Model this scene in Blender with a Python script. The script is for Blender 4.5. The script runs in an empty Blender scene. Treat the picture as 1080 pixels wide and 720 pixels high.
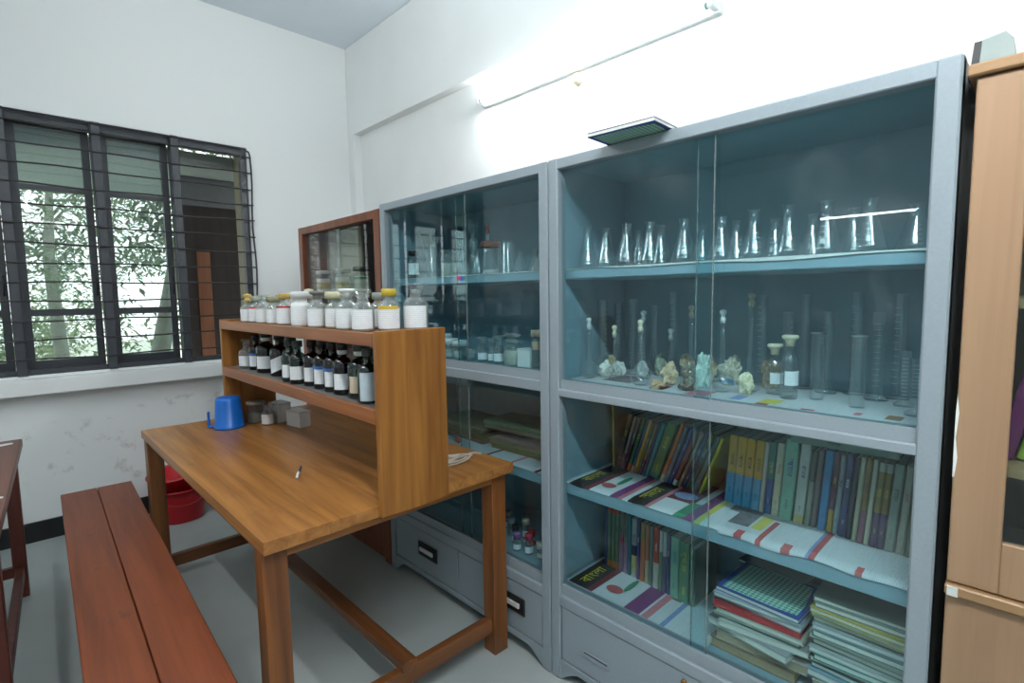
import bpy, bmesh, math, random
from mathutils import Vector, Matrix, noise
random.seed(7)
R = math.radians
COL = bpy.context.scene.collection
SC = bpy.context.scene

# ------------------------------------------------------------------ camera
YAW, PITCH, ROLL, CAMH = 0.7693, 0.0883, -0.0145, 1.3996
cd = bpy.data.cameras.new('camera'); cam = bpy.data.objects.new('camera', cd); COL.objects.link(cam)
cd.sensor_width = 36.0; cd.lens = 552.4077 / 1080 * 36; cd.clip_start = 0.02
sy, cy, sp, cp = math.sin(YAW), math.cos(YAW), math.sin(PITCH), math.cos(PITCH)
fw = Vector((sy*cp, cy*cp, -sp)); r0 = Vector((cy, -sy, 0)); u0 = Vector((sy*sp, cy*sp, cp))
cr, sr = math.cos(ROLL), math.sin(ROLL)
rt = r0*cr + u0*sr; up = u0*cr - r0*sr
m = Matrix((rt, up, -fw)).transposed().to_4x4(); m.translation = Vector((0, 0, CAMH))
cam.matrix_world = m
SC.camera = cam

# ------------------------------------------------------------------ world, exposure, lamp strengths
w = bpy.data.worlds.new('world'); SC.world = w; w.use_nodes = True
bg = w.node_tree.nodes['Background']; bg.inputs[0].default_value = (0.93, 0.97, 1.0, 1); bg.inputs[1].default_value = 2.2
SC.view_settings.view_transform = 'Standard'; SC.view_settings.look = 'None'
SC.view_settings.exposure = 0.48; SC.view_settings.gamma = 1.0; SC.view_settings.use_curve_mapping = False
TUBE_WALL, TUBE_FAR, FILL_BACK, FILL_CEIL = 95.0, 24.0, 6.0, 235.0     # radiance of the lit fluorescent tubes; back and ceiling ones are added fill
SC.cycles.max_bounces = 8; SC.cycles.diffuse_bounces = 5; SC.cycles.glossy_bounces = 4
SC.cycles.transmission_bounces = 4; SC.cycles.transparent_max_bounces = 32
SC.cycles.caustics_reflective = False; SC.cycles.caustics_refractive = False
SC.cycles.sample_clamp_indirect = 4.0
SC.cycles.use_denoising = True

# ------------------------------------------------------------------ materials
MATS = {}
def nmat(name):
    mt = bpy.data.materials.new(name); mt.use_nodes = True
    nt = mt.node_tree; b = nt.nodes['Principled BSDF']
    return mt, nt, b
def lin(c):
    return tuple(((x/12.92) if x <= 0.04045 else ((x+0.055)/1.055)**2.4) for x in [v/255 for v in c])
def plain(rgb, rough=0.5, metal=0.0, var=0.06, vscale=30.0, bump=0.0, spec=0.5):
    """flat paint-like material with a faint noise in colour and relief"""
    k = ('p', rgb, rough, metal, var, vscale, bump, spec)
    if k in MATS: return MATS[k]
    mt, nt, b = nmat('paint'); c = lin(rgb)
    n = nt.nodes.new('ShaderNodeTexNoise'); n.inputs['Scale'].default_value = vscale; n.inputs['Detail'].default_value = 3
    tc = nt.nodes.new('ShaderNodeTexCoord'); nt.links.new(tc.outputs['Object'], n.inputs['Vector'])
    cr_ = nt.nodes.new('ShaderNodeValToRGB')
    cr_.color_ramp.elements[0].position = 0.3; cr_.color_ramp.elements[1].position = 0.7
    cr_.color_ramp.elements[0].color = tuple(max(0, x*(1-var)) for x in c) + (1,)
    cr_.color_ramp.elements[1].color = tuple(min(1, x*(1+var)) for x in c) + (1,)
    nt.links.new(n.outputs['Fac'], cr_.inputs[0]); nt.links.new(cr_.outputs[0], b.inputs['Base Color'])
    b.inputs['Roughness'].default_value = rough; b.inputs['Metallic'].default_value = metal
    b.inputs['Specular IOR Level'].default_value = spec
    if bump:
        bp = nt.nodes.new('ShaderNodeBump'); bp.inputs['Strength'].default_value = bump; bp.inputs['Distance'].default_value = 0.002
        nt.links.new(n.outputs['Fac'], bp.inputs['Height']); nt.links.new(bp.outputs[0], b.inputs['Normal'])
    MATS[k] = mt; return mt
def wood(name, dark, light, axis='y', rough=0.35, scale=1.0, wear=None):
    """stretched-noise grain running along one axis, with optional scuffs"""
    k = ('w', name)
    if k in MATS: return MATS[k]
    mt, nt, b = nmat(name); L = nt.links
    tc = nt.nodes.new('ShaderNodeTexCoord'); mp = nt.nodes.new('ShaderNodeMapping')
    s = {'x': (1.2, 22, 22), 'y': (22, 1.2, 22), 'z': (22, 22, 1.2)}[axis]
    mp.inputs['Scale'].default_value = tuple(v*scale for v in s)
    oi = nt.nodes.new('ShaderNodeObjectInfo'); ad = nt.nodes.new('ShaderNodeVectorMath'); ad.operation = 'ADD'
    ml = nt.nodes.new('ShaderNodeMath'); ml.operation = 'MULTIPLY'; ml.inputs[1].default_value = 37.0
    L.new(oi.outputs['Random'], ml.inputs[0]); L.new(tc.outputs['Object'], mp.inputs['Vector'])
    L.new(mp.outputs[0], ad.inputs[0]); L.new(ml.outputs[0], ad.inputs[1])
    n = nt.nodes.new('ShaderNodeTexNoise'); n.inputs['Scale'].default_value = 1.0; n.inputs['Detail'].default_value = 6
    n.inputs['Roughness'].default_value = 0.62; n.inputs['Distortion'].default_value = 0.6
    L.new(ad.outputs[0], n.inputs['Vector'])
    ra = nt.nodes.new('ShaderNodeValToRGB'); ra.color_ramp.elements[0].position = 0.32; ra.color_ramp.elements[1].position = 0.72
    ra.color_ramp.elements[0].color = lin(dark)+(1,); ra.color_ramp.elements[1].color = lin(light)+(1,)
    L.new(n.outputs['Fac'], ra.inputs[0]); out = ra.outputs[0]
    if wear:
        n2 = nt.nodes.new('ShaderNodeTexNoise'); n2.inputs['Scale'].default_value = 9; n2.inputs['Detail'].default_value = 8; n2.inputs['Roughness'].default_value = .75
        L.new(tc.outputs['Object'], n2.inputs['Vector'])
        r2 = nt.nodes.new('ShaderNodeValToRGB'); r2.color_ramp.elements[0].position = 0.60; r2.color_ramp.elements[1].position = 0.70
        r2.color_ramp.elements[0].color = (0, 0, 0, 1); r2.color_ramp.elements[1].color = (.7, .7, .7, 1)
        L.new(n2.outputs['Fac'], r2.inputs[0])
        mx = nt.nodes.new('ShaderNodeMix'); mx.data_type = 'RGBA'
        L.new(r2.outputs[0], mx.inputs[0]); L.new(out, mx.inputs[6]); mx.inputs[7].default_value = lin(wear)+(1,)
        out = mx.outputs[2]
    L.new(out, b.inputs['Base Color']); b.inputs['Roughness'].default_value = rough
    bp = nt.nodes.new('ShaderNodeBump'); bp.inputs['Strength'].default_value = 0.12; bp.inputs['Distance'].default_value = 0.002
    L.new(n.outputs['Fac'], bp.inputs['Height']); L.new(bp.outputs[0], b.inputs['Normal'])
    MATS[k] = mt; return mt
def glass(name, tint, base=0.05, edge=0.75, power=3.0, dust=0.0, rough=0.02, dustcol=(.8, .85, .85), smudge=0.0):
    """thin clear glass: lets light straight through, reflects more at grazing angles, with a little dust"""
    k = ('g', name)
    if k in MATS: return MATS[k]
    mt, nt, b = nmat(name); L = nt.links; nt.nodes.remove(b)
    out = nt.nodes['Material Output']
    tr = nt.nodes.new('ShaderNodeBsdfTransparent'); tr.inputs[0].default_value = tint+(1,)
    gl = nt.nodes.new('ShaderNodeBsdfGlossy'); gl.inputs['Roughness'].default_value = rough; gl.inputs[0].default_value = (1, 1, 1, 1)
    lw = nt.nodes.new('ShaderNodeLayerWeight'); lw.inputs['Blend'].default_value = 0.5
    pw = nt.nodes.new('ShaderNodeMath'); pw.operation = 'POWER'; pw.inputs[1].default_value = power
    ma = nt.nodes.new('ShaderNodeMath'); ma.operation = 'MULTIPLY_ADD'; ma.inputs[1].default_value = edge; ma.inputs[2].default_value = base
    ma.use_clamp = True
    L.new(lw.outputs['Facing'], pw.inputs[0]); L.new(pw.outputs[0], ma.inputs[0])
    mx = nt.nodes.new('ShaderNodeMixShader'); L.new(ma.outputs[0], mx.inputs[0]); L.new(tr.outputs[0], mx.inputs[1]); L.new(gl.outputs[0], mx.inputs[2])
    last = mx
    if dust or smudge:
        df = nt.nodes.new('ShaderNodeBsdfDiffuse'); df.inputs[0].default_value = dustcol+(1,)
        m2 = nt.nodes.new('ShaderNodeMixShader'); L.new(last.outputs[0], m2.inputs[1]); L.new(df.outputs[0], m2.inputs[2])
        if smudge:
            tc = nt.nodes.new('ShaderNodeTexCoord'); n = nt.nodes.new('ShaderNodeTexNoise')
            n.inputs['Scale'].default_value = 5; n.inputs['Detail'].default_value = 5; n.inputs['Distortion'].default_value = 1.2
            L.new(tc.outputs['Object'], n.inputs['Vector'])
            ra = nt.nodes.new('ShaderNodeMapRange'); ra.inputs[1].default_value = .52; ra.inputs[2].default_value = .8
            ra.inputs[3].default_value = dust; ra.inputs[4].default_value = dust+smudge
            L.new(n.outputs['Fac'], ra.inputs[0]); L.new(ra.outputs[0], m2.inputs[0])
        else: m2.inputs[0].default_value = dust
        last = m2
    L.new(last.outputs[0], out.inputs[0])
    MATS[k] = mt; return mt
def emit(name, col, strength):
    k = ('e', name)
    if k in MATS: return MATS[k]
    mt, nt, b = nmat(name)
    b.inputs['Base Color'].default_value = (.9, .9, .9, 1)
    b.inputs['Emission Color'].default_value = col+(1,); b.inputs['Emission Strength'].default_value = strength
    MATS[k] = mt; return mt
def print_mat(name, paper, ink, rows=90.0, cols=9.0, amount=0.6, upright=False):
    """lines of small print on paper (bricks as words, gaps as leading)"""
    k = ('n', name)
    if k in MATS: return MATS[k]
    mt, nt, b = nmat(name); L = nt.links
    tc = nt.nodes.new('ShaderNodeTexCoord'); br = nt.nodes.new('ShaderNodeTexBrick')
    br.inputs['Scale'].default_value = 1.0; br.inputs['Brick Width'].default_value = 0.9/cols; br.inputs['Row Height'].default_value = 1.0/rows
    br.inputs['Mortar Size'].default_value = 0.28/rows; br.inputs['Mortar Smooth'].default_value = 0.3
    br.inputs['Color1'].default_value = lin(ink)+(1,); br.inputs['Color2'].default_value = lin(tuple(int(i+(p-i)*.6) for i, p in zip(ink, paper)))+(1,)
    br.inputs['Mortar'].default_value = lin(paper)+(1,)
    if upright:
        sx = nt.nodes.new('ShaderNodeSeparateXYZ'); sb = nt.nodes.new('ShaderNodeMath'); sb.operation = 'SUBTRACT'; cb = nt.nodes.new('ShaderNodeCombineXYZ')
        L.new(tc.outputs['Object'], sx.inputs[0]); L.new(sx.outputs[0], sb.inputs[0]); L.new(sx.outputs[1], sb.inputs[1])
        L.new(sb.outputs[0], cb.inputs[0]); L.new(sx.outputs[2], cb.inputs[1]); L.new(cb.outputs[0], br.inputs['Vector'])
    else: L.new(tc.outputs['Object'], br.inputs['Vector'])
    mx = nt.nodes.new('ShaderNodeMix'); mx.data_type = 'RGBA'; mx.inputs[0].default_value = amount
    mx.inputs[6].default_value = lin(paper)+(1,); L.new(br.outputs[0], mx.inputs[7]); L.new(mx.outputs[2], b.inputs['Base Color'])
    b.inputs['Roughness'].default_value = 0.8
    MATS[k] = mt; return mt
def checker_mat(name, c1, c2, scale):
    k = ('c', name)
    if k in MATS: return MATS[k]
    mt, nt, b = nmat(name); L = nt.links
    tc = nt.nodes.new('ShaderNodeTexCoord'); ch = nt.nodes.new('ShaderNodeTexChecker'); ch.inputs['Scale'].default_value = scale
    mp = nt.nodes.new('ShaderNodeMapping'); mp.inputs['Scale'].default_value = (1, 1, 0); mp.inputs['Location'].default_value = (.0021, .0013, .5)
    mp.inputs['Rotation'].default_value = (0, 0, R(45))
    ch.inputs[1].default_value = lin(c1)+(1,); ch.inputs[2].default_value = lin(c2)+(1,)
    L.new(tc.outputs['Object'], mp.inputs[0]); L.new(mp.outputs[0], ch.inputs[0]); L.new(ch.outputs[0], b.inputs['Base Color']); b.inputs['Roughness'].default_value = .45
    MATS[k] = mt; return mt

WALL = plain((238, 241, 240), .75, var=.02, vscale=3, bump=.15)
def wall_low():
    mt, nt, b = nmat('wall_paint_scuffed'); L = nt.links
    tc = nt.nodes.new('ShaderNodeTexCoord'); n = nt.nodes.new('ShaderNodeTexNoise'); n.inputs['Scale'].default_value = 7; n.inputs['Detail'].default_value = 9; n.inputs['Roughness'].default_value = .7
    L.new(tc.outputs['Object'], n.inputs['Vector'])
    ra = nt.nodes.new('ShaderNodeValToRGB'); ra.color_ramp.elements[0].position = .27; ra.color_ramp.elements[1].position = .42
    ra.color_ramp.elements[0].color = lin((196, 192, 182))+(1,); ra.color_ramp.elements[1].color = lin((238, 241, 240))+(1,)
    sx = nt.nodes.new('ShaderNodeSeparateXYZ'); L.new(tc.outputs['Object'], sx.inputs[0])
    mr = nt.nodes.new('ShaderNodeMapRange'); mr.inputs[1].default_value = .75; mr.inputs[2].default_value = .95; L.new(sx.outputs[2], mr.inputs[0])
    sm = nt.nodes.new('ShaderNodeMath'); sm.operation = 'ADD'; L.new(n.outputs['Fac'], sm.inputs[0]); L.new(mr.outputs[0], sm.inputs[1])
    L.new(sm.outputs[0], ra.inputs[0]); L.new(ra.outputs[0], b.inputs['Base Color']); b.inputs['Roughness'].default_value = .75
    return mt
WALLB = wall_low()
CEIL = plain((222, 232, 238), .8, var=.02, vscale=3)
def floor_mat():
    mt, nt, b = nmat('polished_floor'); L = nt.links
    tc = nt.nodes.new('ShaderNodeTexCoord')
    n = nt.nodes.new('ShaderNodeTexNoise'); n.inputs['Scale'].default_value = 2.2; n.inputs['Detail'].default_value = 5
    L.new(tc.outputs['Object'], n.inputs['Vector'])
    ra = nt.nodes.new('ShaderNodeValToRGB'); ra.color_ramp.elements[0].position = .3; ra.color_ramp.elements[1].position = .75
    ra.color_ramp.elements[0].color = lin((166, 175, 174))+(1,); ra.color_ramp.elements[1].color = lin((184, 192, 190))+(1,)
    L.new(n.outputs['Fac'], ra.inputs[0])
    v = nt.nodes.new('ShaderNodeTexNoise'); v.inputs['Scale'].default_value = 60; v.inputs['Detail'].default_value = 2
    L.new(tc.outputs['Object'], v.inputs['Vector'])
    r2 = nt.nodes.new('ShaderNodeValToRGB'); r2.color_ramp.elements[0].position = .70; r2.color_ramp.elements[1].position = .78
    r2.color_ramp.elements[0].color = (0, 0, 0, 1); r2.color_ramp.elements[1].color = (.35, .35, .35, 1)
    L.new(v.outputs['Fac'], r2.inputs[0])
    mx = nt.nodes.new('ShaderNodeMix'); mx.data_type = 'RGBA'; L.new(r2.outputs[0], mx.inputs[0]); L.new(ra.outputs[0], mx.inputs[6])
    mx.inputs[7].default_value = lin((120, 122, 118))+(1,)
    L.new(mx.outputs[2], b.inputs['Base Color']); b.inputs['Roughness'].default_value = .38
    return mt
FLOOR = floor_mat()
BLACK = plain((22, 24, 26), .4, var=.15)
STEEL = plain((142, 154, 161), .38, var=.03, vscale=140, bump=.06)
STEELIN = plain((138, 166, 178), .5, var=.03, vscale=20)
DARKFRAME = plain((58, 62, 68), .42, var=.08, vscale=40)
BARM = plain((46, 42, 44), .5, var=.1)
TABLEW = wood('table_wood', (134, 84, 38), (190, 132, 70), 'y', .33, 1.0, wear=(112, 84, 56))
TABLEWX = wood('table_wood_cross', (124, 74, 32), (176, 116, 58), 'x', .36)
TABLEWZ = wood('table_wood_upright', (120, 72, 30), (172, 116, 52), 'z', .36)
RACKRED = wood('rack_wood', (124, 70, 34), (168, 104, 54), 'y', .36)
LEGW = wood('leg_wood', (98, 56, 26), (150, 92, 44), 'z', .42)
LEGWX = wood('rail_wood', (88, 52, 28), (130, 80, 42), 'x', .45)
LEGWY = wood('rail_wood_long', (88, 52, 28), (130, 80, 42), 'y', .45)
BENCHW = wood('bench_wood', (104, 48, 23), (140, 70, 36), 'y', .42, 1.0, wear=(74, 46, 36))
BENCHL = wood('bench_leg_wood', (80, 36, 20), (112, 54, 28), 'z', .45)
LTABW = wood('dark_table_wood', (78, 40, 30), (114, 66, 50), 'y', .4, 1.0, wear=(110, 84, 74))
LTABL = wood('dark_leg_wood', (70, 26, 18), (110, 46, 30), 'z', .42)
CASEW = wood('case_wood', (100, 52, 32), (134, 76, 48), 'z', .4)
PALEW = wood('pale_laminate', (146, 114, 86), (172, 140, 110), 'z', .4, .5)
PALEWY = wood('pale_laminate_cross', (146, 112, 76), (172, 138, 100), 'y', .4, .5)
PANE = glass('cabinet_pane', (.85, .945, .96), .03, .45, 4.0, .0, .01, smudge=.03)
PANE_EDGE = glass('pane_edge', (.55, .66, .64), .10, .5, 3.0, .15, .1)
WINPANE = glass('window_pane', (.80, .87, .85), .04, .5, 4.0, .10, .02, (.46, .56, .55))
FROST = glass('clouded_pane', (.88, .9, .89), .02, .2, 4.0, .08, .03, (.5, .5, .5))
CLEAR = glass('clear_labglass', (.965, .978, .98), .10, 1.0, 3.2, .004, .13)
JARGL = glass('jar_glass', (.86, .9, .89), .07, .8, 2.2, .10, .04)
AMBER = glass('amber_glass', (.10, .03, .015), .06, .5, 3.0, .03, .05, (.02, .008, .006))
GREENGL = glass('green_glass', (.22, .36, .32), .06, .5, 3.0, .05, .05, (.03, .06, .05))
LABEL = print_mat('bottle_label_print', (236, 240, 242), (120, 128, 150), 170, 60, .22, True)
WHITEPL = plain((226, 230, 228), .4, var=.02)
COTTON = plain((206, 200, 186), .95, var=.10, vscale=60, bump=.6)
PAGE = plain((222, 222, 210), .8, var=.05, vscale=300)
NEWS = print_mat('newsprint', (206, 210, 212), (130, 136, 146), 240, 20, .45)

# ------------------------------------------------------------------ mesh helpers
class MB:
    """collects shapes in one bmesh"""
    def __init__(s): s.bm = bmesh.new()
    def box(s, x0, x1, y0, y1, z0, z1, bev=0.0, seg=1):
        b = bmesh.new()
        v = [b.verts.new((x, y, z)) for x in (x0, x1) for y in (y0, y1) for z in (z0, z1)]
        for f in ((0, 1, 3, 2), (4, 6, 7, 5), (0, 4, 5, 1), (2, 3, 7, 6), (0, 2, 6, 4), (1, 5, 7, 3)): b.faces.new([v[i] for i in f])
        bmesh.ops.recalc_face_normals(b, faces=b.faces)
        if bev: bmesh.ops.bevel(b, geom=list(b.edges), offset=min(bev, .45*min(abs(x1-x0), abs(y1-y0), abs(z1-z0))), segments=seg, affect='EDGES', profile=.5)
        s._merge(b); return s
    def _merge(s, b):
        me = bpy.data.meshes.new('tmp'); b.to_mesh(me); b.free(); s.bm.from_mesh(me); bpy.data.meshes.remove(me)
    def lathe(s, prof, seg=20, c=(0, 0, 0)):
        rings = []
        for r, z in prof:
            if r < 1e-5: rings.append([s.bm.verts.new((c[0], c[1], c[2]+z))])
            else: rings.append([s.bm.verts.new((c[0]+r*math.cos(2*math.pi*i/seg), c[1]+r*math.sin(2*math.pi*i/seg), c[2]+z)) for i in range(seg)])
        for a, b in zip(rings, rings[1:]):
            for i in range(seg):
                j = (i+1) % seg
                if len(a) == 1 and len(b) == 1: continue
                if len(a) == 1: f = [a[0], b[j], b[i]]
                elif len(b) == 1: f = [a[i], a[j], b[0]]
                else: f = [a[i], a[j], b[j], b[i]]
                s.bm.faces.new(f).smooth = True
        return s
    def arc(s, r, z0, z1, a0, a1, n=10, th=.0006, dz=0.0):
        """curved label: a thin band of a cylinder"""
        lo, li = [], []
        for i in range(n+1):
            a = R(a0+(a1-a0)*i/n); d = dz*(i/n-.5)
            lo.append((s.bm.verts.new((r*math.cos(a), r*math.sin(a), z0+d)), s.bm.verts.new((r*math.cos(a), r*math.sin(a), z1+d))))
        for (a, b), (c, d) in zip(lo, lo[1:]): s.bm.faces.new((a, c, d, b)).smooth = True
        return s
    def tube(s, pts, rad, seg=8, cap=True):
        pts = [Vector(p) for p in pts]; rings = []
        rad = rad if isinstance(rad, (list, tuple)) else [rad]*len(pts)
        ref = Vector((0, 0, 1))
        for i, p in enumerate(pts):
            t = (pts[min(i+1, len(pts)-1)]-pts[max(i-1, 0)]).normalized()
            rf = ref if abs(t.dot(ref)) < .95 else Vector((1, 0, 0))
            a = t.cross(rf).normalized(); b = t.cross(a)
            rings.append([s.bm.verts.new(p+a*rad[i]*math.cos(2*math.pi*k/seg)+b*rad[i]*math.sin(2*math.pi*k/seg)) for k in range(seg)])
        for a, b in zip(rings, rings[1:]):
            for k in range(seg): s.bm.faces.new((a[k], a[(k+1) % seg], b[(k+1) % seg], b[k])).smooth = True
        if cap: s.bm.faces.new(rings[0][::-1]); s.bm.faces.new(rings[-1])
        return s
    def prism(s, poly, axis, a0, a1):
        """extrude a 2-D outline along an axis"""
        def P(u, v, a): return {'x': (a, u, v), 'y': (u, a, v), 'z': (u, v, a)}[axis]
        A = [s.bm.verts.new(P(u, v, a0)) for u, v in poly]; B = [s.bm.verts.new(P(u, v, a1)) for u, v in poly]
        n = len(poly); fs = [s.bm.faces.new(A), s.bm.faces.new(B)]
        for i in range(n): fs.append(s.bm.faces.new((A[i], A[(i+1) % n], B[(i+1) % n], B[i])))
        bmesh.ops.recalc_face_normals(s.bm, faces=fs)
        return s
    def mesh(s, name='mesh'):
        me = bpy.data.meshes.new(name); s.bm.to_mesh(me); s.bm.free(); return me
def add(name, me, mat, parent=None, loc=(0, 0, 0), rot=(0, 0, 0)):
    if isinstance(me, MB): me = me.mesh(name)
    o = bpy.data.objects.new(name, me); COL.objects.link(o)
    if mat is not None and not me.materials:
        for mm in (mat if isinstance(mat, list) else [mat]): me.materials.append(mm)
    o.parent = parent; o.location = loc; o.rotation_euler = rot
    return o
def tag(o, label, cat, group=None):
    o['label'] = label; o['category'] = cat
    if group: o['group'] = group
    return o
def thing(name, label, cat, loc=(0, 0, 0), rot=(0, 0, 0), group=None):
    o = bpy.data.objects.new(name, None); COL.objects.link(o); o.empty_display_size = .05
    o.location = loc; o.rotation_euler = rot
    return tag(o, label, cat, group)
def struct(o): o['kind'] = 'structure'; return o
def bx(*a, **k): return MB().box(*a, **k)
ORD = ['first', 'second', 'third', 'fourth', 'fifth', 'sixth', 'seventh', 'eighth', 'ninth', 'tenth', 'eleventh', 'twelfth', 'thirteenth', 'fourteenth',
       'fifteenth', 'sixteenth', 'seventeenth', 'eighteenth', 'nineteenth', 'twentieth'] + ['twenty-'+t for t in
       ('first', 'second', 'third', 'fourth', 'fifth', 'sixth', 'seventh', 'eighth', 'ninth')] + ['thirtieth'] + ['thirty-'+t for t in
       ('first', 'second', 'third', 'fourth', 'fifth', 'sixth', 'seventh', 'eighth', 'ninth')] + ['fortieth'] + ['forty-'+t for t in
       ('first', 'second', 'third', 'fourth', 'fifth', 'sixth', 'seventh', 'eighth', 'ninth')]
TXT = {}
def text_mesh(body, size=1.0):
    """lettering as a flat mesh, centred, unit height"""
    k = (body, size)
    if k in TXT: return TXT[k]
    cu = bpy.data.curves.new('lettering', 'FONT'); cu.body = body; cu.size = size; cu.align_x = 'CENTER'; cu.align_y = 'CENTER'; cu.resolution_u = 2
    o = bpy.data.objects.new('lettering', cu); COL.objects.link(o); bpy.context.view_layer.update()
    me = bpy.data.meshes.new_from_object(o.evaluated_get(bpy.context.evaluated_depsgraph_get()))
    bpy.data.objects.remove(o); bpy.data.curves.remove(cu)
    TXT[k] = me; return me

# ------------------------------------------------------------------ the room
YW, XW, ZC = 4.086, 2.19, 3.39
XL, YB = -6.45, -3.6
struct(add('floor', bx(XL-.2, XW+.2, YB-.2, YW+.3, -.12, 0), FLOOR))
struct(add('ceiling', bx(XL-.2, XW+.2, YB-.2, YW+.3, ZC, ZC+.12), CEIL))
WX0, WX1, WZ0, WZ1 = -.79, 1.335, .975, 2.475      # window opening
mb = MB().box(XL-.2, WX0, YW, YW+.3, 0, ZC).box(WX1, XW+.2, YW, YW+.3, 0, ZC).box(WX0, WX1, YW, YW+.3, 0, WZ0).box(WX0, WX1, YW, YW+.3, WZ1, ZC)
struct(add('wall_back', mb, WALLB))
struct(add('wall_right', bx(XW, XW+.2, YB-.2, YW, 0, ZC), WALL))
struct(add('wall_left', bx(XL-.2, XL, YB-.2, YW, 0, ZC), WALL))
struct(add('wall_front', bx(XL, XW, YB-.2, YB, 0, ZC), WALL))
struct(add('trim_1', MB().box(2.125, XW, YB, YW, 2.705, ZC, bev=.003).box(2.125, XW, 3.99, YW, 0, 2.705, bev=.002), WALL))   # concrete beam along the right wall, pilaster in the corner
struct(add('trim_2', bx(-1.6, XW, 3.985, YW, .872, .962, bev=.006, seg=2), WALL))               # window ledge
struct(add('baseboard_back', bx(XL, XW, YW-.014, YW, 0, .118, bev=.003), BLACK))
struct(add('baseboard_right', bx(XW-.014, XW, YB, YW-.014, 0, .118, bev=.003), BLACK))

# window: frame, mullions, sashes with panes, grille bars
win = add('window_1', MB().box(WX0, WX1, YW+.02, YW+.07, WZ1-.05, WZ1).box(WX0, WX1, YW+.02, YW+.07, WZ0, WZ0+.03)
          .box(WX0, WX0+.04, YW+.02, YW+.07, WZ0+.03, WZ1-.05).box(WX1-.04, WX1, YW+.02, YW+.07, WZ0+.03, WZ1-.05), DARKFRAME)
struct(win)
MUL = [-.36, .055, .475, .885]
for xm in MUL: add('mullion', bx(xm-.024, xm+.024, YW-.012, YW+.075, WZ0, WZ1, bev=.004), DARKFRAME, win)
bays = [WX0]+MUL
SY = YW+.10
for i in range(4):
    x0 = bays[i]+.03; x1 = bays[i+1]-.03 if i < 4 else 0
    fr = MB().box(x0-.005, x0+.033, SY, SY+.035, WZ0, WZ1).box(x1-.033, x1+.005, SY, SY+.035, WZ0, WZ1)
    for za, zb in ((WZ0, WZ0+.075), (1.315, 1.355), (2.055, 2.085), (WZ1-.06, WZ1)): fr.box(x0+.033, x1-.033, SY, SY+.035, za, zb)
    s = add('sash', fr, DARKFRAME, win)
    for za, zb in ((WZ0+.075, 1.315), (1.355, 2.055), (2.085, WZ1-.06)):
        add('pane', bx(x0+.033, x1-.033, SY+.014, SY+.019, za, zb), WINPANE, s)
    add('handle', MB().tube([(x1-.012, SY-.004, 1.44), (x1-.012, SY-.022, 1.46), (x1-.012, SY-.022, 1.53), (x1-.012, SY-.004, 1.55)], .005, 6), BARM, s)
# stay arm on the left sash
for k in range(13):
    z = 2.405-.1115*k
    pts = [(WX0-.02+(WX1-WX0+.04)*i/24, YW-.018+.004*math.sin(i*1.3+k), z+.004*math.sin(i*.8+k*2.1)) for i in range(25)]
    add('grille_bar', MB().tube(pts, .0052, 6), BARM, win)
pts = [(WX0-.02, YW-.018, WZ1-.012), (WX1-.03, YW-.018, WZ1-.012), (WX1+.005, YW-.018, WZ1-.03)] + [(WX1+.012+.006*math.sin(i), YW-.018, WZ1-.05-(WZ1-WZ0-.06)*i/14) for i in range(15)]
add('grille_edge', MB().tube(pts, .006, 6), BARM, win)
add('reveal', MB().box(WX1-.006, WX1, YW+.075, YW+.3, WZ0, WZ1), plain((118, 118, 98), .7), win)

# ------------------------------------------------------------------ outside the window
struct(add('sunshade', bx(-3, 4, YW+.3, YW+1.82, 2.36, 2.46), plain((150, 160, 158), .8)))
struct(add('ground', bx(-14, 16, YW+.3, 30, -.6, -.5), plain((188, 190, 176), .9, var=.12, vscale=.8)))
DBR = wood('shutter_wood', (34, 26, 24), (52, 40, 36), 'z', .5); PLK = wood('shutter_plank', (112, 66, 42), (142, 90, 60), 'z', .5)
vd = thing('veranda_door', 'dark brown veranda door with a lighter plank outside the open window bay', 'door', (1.33, 4.78, -.5))
add('door_leaf', bx(-.32, .5, 0, .05, 0, 2.66, bev=.004), DBR, vd)
add('plank', bx(-.195, -.10, -.02, 0, 1.1, 2.28, bev=.003), PLK, vd)
add('plank', bx(-.30, .45, -.018, 0, 1.02, 1.28, bev=.003), DBR, vd)
add('vent_panel', bx(-.28, .2, -.02, 0, 2.64, 2.86, bev=.003), plain((112, 114, 116), .6), vd)
add('lintel', bx(-.34, .5, -.03, .05, 2.86, 3.05), DBR, vd)
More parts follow.
